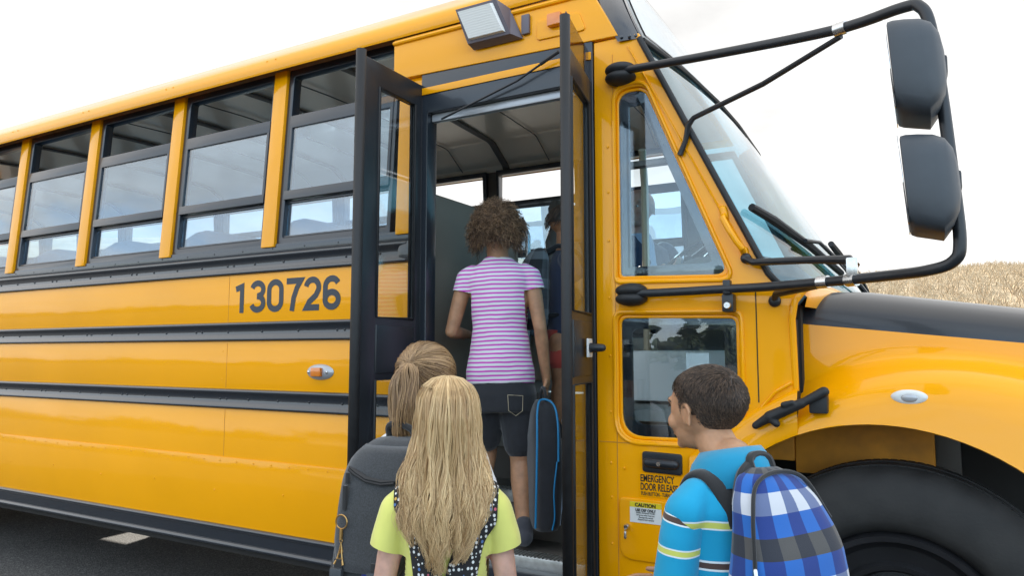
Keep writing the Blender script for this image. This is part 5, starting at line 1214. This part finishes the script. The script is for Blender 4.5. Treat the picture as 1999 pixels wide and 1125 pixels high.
    B = uvloft('bag_body', [(.56, 0, -.185, .125, .07, 4), (.58, 0, -.19, .142, .085, 4), (.72, 0, -.195, .148, .095, 4), (.88, 0, -.19, .142, .09, 4), (.98, 0, -.18, .13, .075, 3.6), (1.04, 0, -.165, .105, .06, 3), (1.065, 0, -.155, .07, .04, 2.6), (1.07, 0, -.15, .03, .02)], M['grey_felt'], 72, parent=k, fold=.006, seed=4)
    bv = bvh_of(B)
    def front(x, z, off):
        h_ = bv.ray_cast(Vector((x, -1, z)), Vector((0, 1, 0)))
        if h_[0]: return Vector((x, h_[0].y - off, z))
        q_ = bv.find_nearest(Vector((x, -.24, z)))[0]; return q_ + Vector((0, -off, 0))
    fr_ = []
    for i in range(17):
        z = 1.052 - i * .0185; hw_ = .128 - .035 * max(0, (i - 11) / 5) ** 2 - .05 * max(0, (2 - i) / 2); fr_.append([front((-1 + 2 * j / 14) * hw_, z, .012 if 0 < j < 14 else .002) for j in range(15)])
    o = MB().grid(fr_).build('bag_flap', M['grey_felt'], k, local=True, angle=0); md = o.modifiers.new('t', 'SOLIDIFY'); md.thickness = .008; md.offset = 0
    MB().tube([front(x, z, .022) for x, z in ((-.09, .995), (-.06, .985), (-.02, .972), (.03, .967), (.07, .972))], .0035, 6).tube([front(x, z + .005, .018) for x, z in ((-.095, .995), (-.06, .985), (-.02, .972), (.03, .967), (.075, .972))], [.003, .007, .008, .007, .003], 6).build('zipper', M['rubber'], k, local=True)
    MB().box(front(-.088, .99, .03) , front(-.076, .962, .022), .002).box(front(-.086, .96, .026), front(-.074, .90, .02), .001).build('zipper_pull', M['black_web'], k, local=True)
    for x in (-.085, .035):
        f_ = front(x, .70, .016); MB().box(f_ + Vector((-.014, -.002, -.06)), f_ + Vector((.014, .004, .085)), .002).build('webbing_strap', M['black_web'], k, local=True)
        MB().box(f_ + Vector((-.020, -.014, .02)), f_ + Vector((.020, .0, .065)), .005).build('buckle', M['mirror_case'], k, local=True)
        MB().box(f_ + Vector((-.018, -.012, -.012)), f_ + Vector((.018, .0, .012)), .004).build('buckle_end', M['rubber'], k, local=True)
    pocket = uvloft('front_pocket', [(.565, .0, -.285, .11, .012, 4), (.58, .0, -.29, .125, .022, 4), (.63, .0, -.292, .128, .026, 4), (.665, 0, -.285, .12, .014, 4)], M['grey_felt'], 48, parent=k, fold=.004, seed=9)
    MB().tube([(-.125, -.288, .668), (-.06, -.304, .672), (0, -.306, .672), (.06, -.304, .672), (.125, -.288, .668)], .005, 8).build('zipper', M['rubber'], k, local=True)
    pt = MB().box((-.115, -.318, .59), (-.055, -.314, .655), .002).build('cream_patch', M['cream'], k, local=True)
    MB().ell((-.085, -.319, .615), (.015, .002, .012), seg=12).build('patch_emblem', M['sign_brown'], pt, local=True)
    MB().box((-.11, -.3195, .640), (-.062, -.3185, .644)).build('patch_print', M['sign_black'], pt, local=True)
    me = remesh(MB().ell((.0, -.278, .745), (.022, .02, .05), Euler((0, R(25), 0))).ell((-.02, -.28, .71), (.018, .015, .03)), 'blue_cloth', .004, 3); displace(me, .008, (60, 90), 3); me.materials.append(M['blue_silk']); link('blue_cloth', me, k)
    MB().tube(smooth_path([(-.03, -.15, 1.06), (-.035, -.155, 1.095), (.0, -.16, 1.105), (.05, -.16, 1.09), (.055, -.155, 1.06)], 5), .009, 8).build('carry_handle', M['black_web'], k, local=True)
    MB().tube(smooth_path([(-.13, -.2, .92), (-.155, -.22, .80), (-.12, -.29, .72), (-.08, -.29, .69)], 5), .006, 8).tube(smooth_path([(-.1, -.29, .71), (-.14, -.27, .64), (-.15, -.24, .52)], 5), .006, 8).build('side_cord', M['black_web'], k, local=True)
    for x in (-.07, .07): MB().tube(smooth_path([(x, -.11, 1.05), (x, -.04, 1.095), (x * 1.2, .05, 1.06), (x * 1.3, .10, .95), (x * 1.4, .06, .80), (x * 1.5, -.08, .66)], 5), .013, 8).build('shoulder_strap', M['black_web'], k, local=True)
    # brass charm
    f_ = front(-.082, .89, .026); fw_ = Matrix.Rotation(R(5), 4, 'Z') @ Vector((f_.x * .9, f_.y * .95, f_.z)) + Vector(loc)
    c = empty('key_charm', fw_, R(5), 'small brass tower charm on a ring hanging from the grey backpack', 'charm')
    MB().tube([(.017 * math.cos(a * .3927), .0, -.017 + .017 * math.sin(a * .3927)) for a in range(17)], .002, 6).build('ring', M['gold'], c, local=True)
    MB().tube([(0, 0, -.034), (0, -.001, -.06)], .0045, 8).tube([(.004 * math.cos(a * .7854), 0, -.062 + .006 * math.sin(a * .7854)) for a in range(9)], .0014, 5).build('swivel', M['gold'], c, local=True)
    tw = MB()
    for sx in (-1, 1):
        for sy in (-1, 1): tw.tube([(sx * .013, sy * .008, -.118), (sx * .007, sy * .004, -.104), (sx * .0035, sy * .002, -.088), (0, 0, -.066)], [.0028, .0022, .0018, .001], 6)
    tw.box((-.009, -.006, -.106), (.009, .006, -.103)).box((-.005, -.004, -.092), (.005, .004, -.09)); tw.build('tower', M['gold'], c, local=True)
girl_ponytail()

# --- boy
def boy():
    loc = (-.364, -.915, 0); rz = R(60)
    t = empty('person', loc, rz, 'boy with short dark hair and a turquoise striped polo shirt, seen in profile', 'person')
    hy = R(9); hc = Vector((.0, .064, 1.169)); Rz = Matrix.Rotation(hy, 3, 'Z')
    b = MB(); add_head(b, hc, hy, R(-3), .92, (0, -.01, 1.05)); b.rc((0, -.012, 1.07), (0, -.02, 1.0), .046, .056)
    b.loft([(.56, 0, 0, .105, .08), (.72, 0, 0, .10, .075), (.90, 0, 0, .115, .08), (.98, 0, -.01, .12, .06), (1.03, 0, -.02, .055, .045)], 28)
    add_arm(b, (-.12, -.005, .97), (-.148, .01, .765), (-.09, .20, .735), 1.0, palm=(1, 0, 0), curl=.55, side=-1)
    add_arm(b, (.13, -.005, .97), (.16, .04, .765), (.06, .22, .745), 1.0, palm=(-1, 0, 0), curl=.55)
    add_leg(b, (.06, 0, .56), (.065, .0, .31), (.07, -.01, .06)); add_leg(b, (-.06, 0, .56), (-.065, .03, .31), (-.07, -.0, .06))
    skinbody(t, b, M['skin_brown'], .0036, smooth=3)
    for sd in (-1, 1):
        p = hc + Rz @ Vector((sd * .024, .0535, .0005)); e_ = MB().ell(tuple(p), (.0095, .0095, .0062), seg=14).build('eye', M['white_plastic'], t, local=True)
        MB().ell(tuple(hc + Rz @ Vector((sd * .024, .0610, .0005))), (.0048, .0035, .0052), seg=10).build('iris', M['rubber'], e_, local=True)
        MB().tube([hc + Rz @ Vector((sd * a, y_, z_)) * .92 for a, y_, z_ in ((.012, .082, .0185), (.025, .080, .0235), (.038, .071, .022), (.046, .06, .016))], [.0015, .003, .0026, .001], 6).build('eyebrow', M['hair_dark'], t, local=True)
        MB().tube([hc + Rz @ Vector((sd * a, y_, z_)) * .92 for a, y_, z_ in ((.017, .076, .002), (.027, .0785, .0068), (.038, .0715, .0045))], [.001, .0014, .001], 6).build('eyelashes', M['rubber'], t, local=True)
    # polo
    z0 = .0
    shirtm = striped('turquoise_polo_stripes', (.0, .31, .53), [(.874, .878, Wt), (.878, .889, Br), (.889, .893, Wt), (.952, .955, Wt), (.955, .966, Yl), (.966, .969, Wt), (.782, .785, Wt), (.785, .795, Br), (.795, .798, Wt)], wob=.012)
    sleevem = striped('turquoise_sleeve_stripes', (.0, .31, .53), [(-.148, -.145, Wt), (-.145, -.136, Br), (-.136, -.133, Wt), (-.074, -.071, Wt), (-.071, -.061, Yl), (-.061, -.058, Wt), (-.014, -.011, Wt), (-.011, -.001, Br), (-.001, .003, Wt)], wob=.014)
    s = MB(); s.loft([(.54, 0, 0, .125, .10, 2.3), (.68, 0, 0, .118, .095, 2.3), (.82, 0, 0, .118, .092, 2.2), (.92, 0, 0, .128, .092, 2.2), (.98, 0, -.006, .134, .084, 2.3), (1.015, 0, -.012, .114, .068, 2.3), (1.042, 0, -.018, .072, .056), (1.06, 0, -.02, .058, .053)], 40)
    s.chain([(-.10, -.008, 1.003), (-.128, -.008, .98)], [.040, .045]).chain([(.10, -.008, 1.003), (.128, -.008, .98)], [.040, .045])
    so = garment(t, s, 'polo_shirt', shirtm, fold=.011, seed=13)
    for sd in (-1, 1):
        sl_ = MB().chain([(0, 0, 0), (-.012, 0, -.05), (-.02, 0, -.13), (-.022, 0, -.172)], [.043, .044, .045, .044], 24)
        me = remesh(sl_, 'sleeve', .005, 4); displace(me, .009, (25, 50), 17, (1, 1, .6))
        b2 = bmesh.new(); b2.from_mesh(me); bmesh.ops.bisect_plane(b2, geom=b2.verts[:] + b2.edges[:] + b2.faces[:], plane_co=(0, 0, -.178), plane_no=(0, 0, -1), clear_outer=True); b2.to_mesh(me); b2.free()
        if sd > 0: me.transform(Matrix.Scale(-1, 4, (1, 0, 0))); me.flip_normals()
        me.materials.append(sleevem); me.shade_smooth(); so2 = link('sleeve', me, t); so2.location = (sd * .121, -.010, .978); so2.rotation_euler = (R(8), 0, 0); so2.modifiers.new('t', 'SOLIDIFY').thickness = .003
        r1 = [(.0595 * math.cos(k * .3927), .0595 * math.sin(k * .3927), -.168) for k in range(17)]
    # collar
    cb_ = []
    for k in range(33):
        a = -math.pi / 2 + (k / 32 - .5) * 2 * math.pi * .90; ca, sa = math.cos(a), math.sin(a); front_ = (sa + 1) / 2
        cb_.append([(.055 * ca, -.008 + .053 * sa, 1.078 - .018 * front_), (.058 * ca, -.008 + .056 * sa, 1.102 - .026 * front_), (.062 * ca, -.008 + .061 * sa, 1.106 - .028 * front_), (.077 * ca, -.008 + .079 * sa, 1.086 - .034 * front_), (.096 * ca, -.008 + .10 * sa, 1.038 - .052 * front_)])
    o = MB().grid(cb_).build('collar', M['cyan'], t, local=True, angle=0); o.modifiers.new('t', 'SOLIDIFY').thickness = .004
    s = MB(); s.loft([(.50, 0, 0, .125, .10), (.60, 0, 0, .12, .095)], 36).chain([(.06, 0, .54), (.068, .0, .33)], [.075, .07]).chain([(-.06, 0, .54), (-.068, .02, .33)], [.075, .07]); garment(t, s, 'shorts', M['navy'])
    shoe('shoe', (.07, -.01, .05), 0, t, M['shoe']); shoe('shoe', (-.07, 0, .05), 0, t, M['shoe'])
    # short hair following the skull
    c0 = np.array([0, -.016, .022]); rad3 = np.array([.0735, .0905, .0775]); n = 15000; d = head_dir(n)
    x, y, z = d[:, 0] * rad3[0], d[:, 1] * rad3[1] + c0[1], d[:, 2] * rad3[2] + c0[2]
    ear = (np.abs(x) > .05) & (((y + .004) / .021) ** 2 + ((z + .012) / .03) ** 2 < 1)
    line = np.where(y > .0, .018 + np.clip((y - .012) / .035, 0, 1) * .036, np.where(y > -.03, -.022, -.052 + .012 * np.sin(x * 60))) + nrs.normal(size=n) * .0055
    side = (y > .0) & (y < .022) & (z > -.022) & (np.abs(x) > .05)
    m_ = ((z > line) | side) & ~ear & ~((y > .052) & (z < .058)); d = d[m_]; n = len(d)
    S_ = 5; q = np.linspace(0, 1, S_); crown = np.array([0, -.75, .66]); crown /= np.linalg.norm(crown)
    away = d - (d @ crown)[:, None] * crown; away /= np.linalg.norm(away, axis=1, keepdims=True) + 1e-6
    sw = np.cross(crown, away); fl = away + .35 * sw + nrs.normal(size=(n, 3)) * .14; fl -= (fl * d).sum(1, keepdims=True) * d; fl /= np.linalg.norm(fl, axis=1, keepdims=True)
    L = np.where(d[:, 2] < -.2, .008, .016) * (.7 + .6 * nrs.rand(n)); lift = np.where(d[:, 2] < 0, .0018, .0038)
    P = c0 + d[:, None] * rad3 + fl[:, None] * (L[:, None] * q)[..., None] + d[:, None] * (lift[:, None] * np.sin(q * 1.9))[..., None]
    Rm = np.array(Euler((R(-3), 0, hy)).to_matrix()); tow = lambda A: (A * .92) @ Rm.T + np.array(hc)
    cap = MB().ell(tuple(c0), tuple(rad3 * 1.012), seg=56); cp = cap.mesh('c'); b2 = bmesh.new(); b2.from_mesh(cp)
    def bad(v):
        x, y, z = v
        ln = .018 + min(1, max(0, (y - .012) / .035)) * .036 if y > 0 else (-.022 if y > -.03 else -.048)
        return z < ln + .011 or (y > .046 and z < .064)
    bmesh.ops.delete(b2, geom=[w for w in b2.verts if bad(w.co)], context='VERTS'); b2.to_mesh(cp); b2.free(); cp.transform(Matrix.Translation(hc) @ Euler((R(-3), 0, hy)).to_matrix().to_4x4() @ Matrix.Scale(.92, 4))
    strands('short_hair', tow(P), np.full((n, S_), .00075) * np.linspace(1, .35, S_), M['hair_dark'], t, cap=cp, tone=nrs.rand(n) ** 1.4)
    # plaid backpack
    k = empty('backpack', loc, rz, 'blue, black and white plaid backpack on the boy in turquoise', 'backpack'); k.scale = (.90, .86, 1)
    uvloft('bag_body', [(.58, 0, -.165, .12, .065, 3.5), (.60, 0, -.17, .13, .08, 3.5), (.70, 0, -.178, .138, .09, 3.4), (.82, 0, -.172, .136, .085, 3.2), (.93, 0, -.155, .128, .070, 3), (1.01, 0, -.135, .110, .050, 2.8), (1.05, 0, -.12, .082, .032, 2.6), (1.065, 0, -.11, .04, .014)], M['plaid'], 96, us=.088, vs=.152, sub=7, parent=k, fold=.013, seed=6, u0=.03)
    uvloft('front_pocket', [(.60, .0, -.262, .09, .02, 3), (.62, .0, -.268, .105, .03, 3), (.70, 0, -.272, .11, .036, 3), (.77, 0, -.262, .10, .026, 3), (.80, 0, -.25, .07, .012)], M['plaid'], 64, us=.088, vs=.152, parent=k, fold=.007, seed=8, u0=.01)
    uvloft('side_pocket', [(.62, -.125, -.20, .03, .04, 2.6), (.64, -.135, -.20, .033, .05, 2.6), (.71, -.142, -.20, .034, .052, 2.6), (.765, -.140, -.20, .028, .046, 2.6), (.785, -.135, -.20, .014, .03, 2.6)], M['plaid'], 40, us=.088, vs=.152, parent=k, fold=.006, seed=12)
    MB().tube(smooth_path([(-.135, -.19, .80), (-.130, -.195, .90), (-.115, -.180, .99), (-.075, -.155, 1.045), (0, -.145, 1.062), (.075, -.155, 1.045), (.12, -.185, .97)], 6), .0045, 8).build('zipper', M['black_web'], k, local=True)
    MB().rc((-.134, -.2, .905), (-.138, -.208, .875), .005, .004, 8).build('zipper_pull', M['steel'], k, local=True)
    MB().tube(smooth_path([(-.138, -.21, .87), (-.148, -.225, .83), (-.142, -.225, .79)], 5), .003, 6).build('pull_cord', M['black_web'], k, local=True)
    MB().tube(smooth_path([(-.03, -.11, 1.05), (-.03, -.095, 1.08), (0, -.09, 1.088), (.03, -.095, 1.08), (.03, -.11, 1.05)], 5), .01, 8).build('carry_loop', M['black_web'], k, local=True)
    bv = bvh_of(so)
    for sd in (-1, 1):
        A_ = [(sd * .105, -.13, .95), (sd * .112, -.09, 1.01), (sd * .112, -.02, 1.04), (sd * .118, .05, 1.01), (sd * .124, .105, .94), (sd * .122, .12, .83), (sd * .12, .11, .72)]
        B_ = [(sd * .055, -.13, .97), (sd * .062, -.09, 1.04), (sd * .065, -.02, 1.065), (sd * .070, .055, 1.03), (sd * .075, .115, .95), (sd * .075, .125, .83), (sd * .075, .115, .72)]
        drape('shoulder_strap', k, bv, A_, B_, .015, M['black_web'], 6, .009)
    MB().tube(smooth_path([(-.085, -.11, 1.0), (-.06, -.1, 1.05), (-.03, -.095, 1.07)], 5), [.014] * 11, 8).build('strap_top', M['black_web'], k, local=True)
boy()

# --- driver
def driver():
    t = empty('person', (-1.40, 1.50, 1.04), R(-125), 'older bald man in a pale blue shirt and dark jacket in the driver seat', 'person')
    hc = Vector((0, .0, 1.08)); b = MB(); add_head(b, hc, R(-62), 0, 1.18, (0, -.02, .90))
    b.loft([(.40, 0, 0, .16, .13), (.6, 0, 0, .16, .13), (.82, 0, 0, .17, .11), (.90, 0, -.01, .08, .06)], 28)
    add_arm(b, (.20, 0, .82), (.25, .12, .60), (.14, .34, .66), 1.35); add_arm(b, (-.20, 0, .82), (-.25, .12, .60), (-.14, .34, .66), 1.35)
    add_leg(b, (.10, .05, .44), (.12, .42, .46), (.12, .42, .10), 1.3); add_leg(b, (-.10, .05, .44), (-.12, .42, .46), (-.12, .42, .10), 1.3)
    skinbody(t, b, M['skin_pale'], .006)
    s = MB(); s.loft([(.36, 0, 0, .19, .15), (.55, 0, 0, .185, .15), (.75, 0, 0, .205, .14), (.84, 0, 0, .19, .11), (.89, 0, -.01, .10, .08), (.92, 0, -.01, .07, .07)], 36).chain([(.18, 0, .83), (.24, .08, .68), (.25, .12, .60), (.16, .3, .65)], [.07, .07, .06, .045]).chain([(-.18, 0, .83), (-.24, .08, .68), (-.25, .12, .60), (-.16, .3, .65)], [.07, .07, .06, .045])
    garment(t, s, 'jacket', M['navy']); s = MB(); s.loft([(.4, 0, .06, .06, .10), (.7, 0, .06, .07, .095), (.86, 0, .03, .06, .085), (.93, 0, -.0, .062, .068)], 30); garment(t, s, 'blue_shirt', M['light_blue'])
    s = MB(); s.loft([(.34, 0, 0, .18, .14), (.46, 0, 0, .17, .14)], 30).chain([(.10, .05, .44), (.12, .42, .47), (.12, .42, .14)], [.09, .075, .055]).chain([(-.10, .05, .44), (-.12, .42, .47), (-.12, .42, .14)], [.09, .075, .055]); garment(t, s, 'trousers', M['denim'])
    Rz = Matrix.Rotation(R(-62), 3, 'Z')
    for sd in (-1, 1):
        e_ = MB().ell(tuple(hc + Rz @ Vector((sd * .032, .076, .0))), (.012, .011, .009), seg=12).build('eye', M['white_plastic'], t, local=True)
        MB().ell(tuple(hc + Rz @ Vector((sd * .032, .086, .0))), (.005, .003, .005), seg=8).build('iris', M['rubber'], e_, local=True)
        shoe('shoe', (sd * .12, .42, .05), 0, t, M['shoe'], 1.2)
driver()
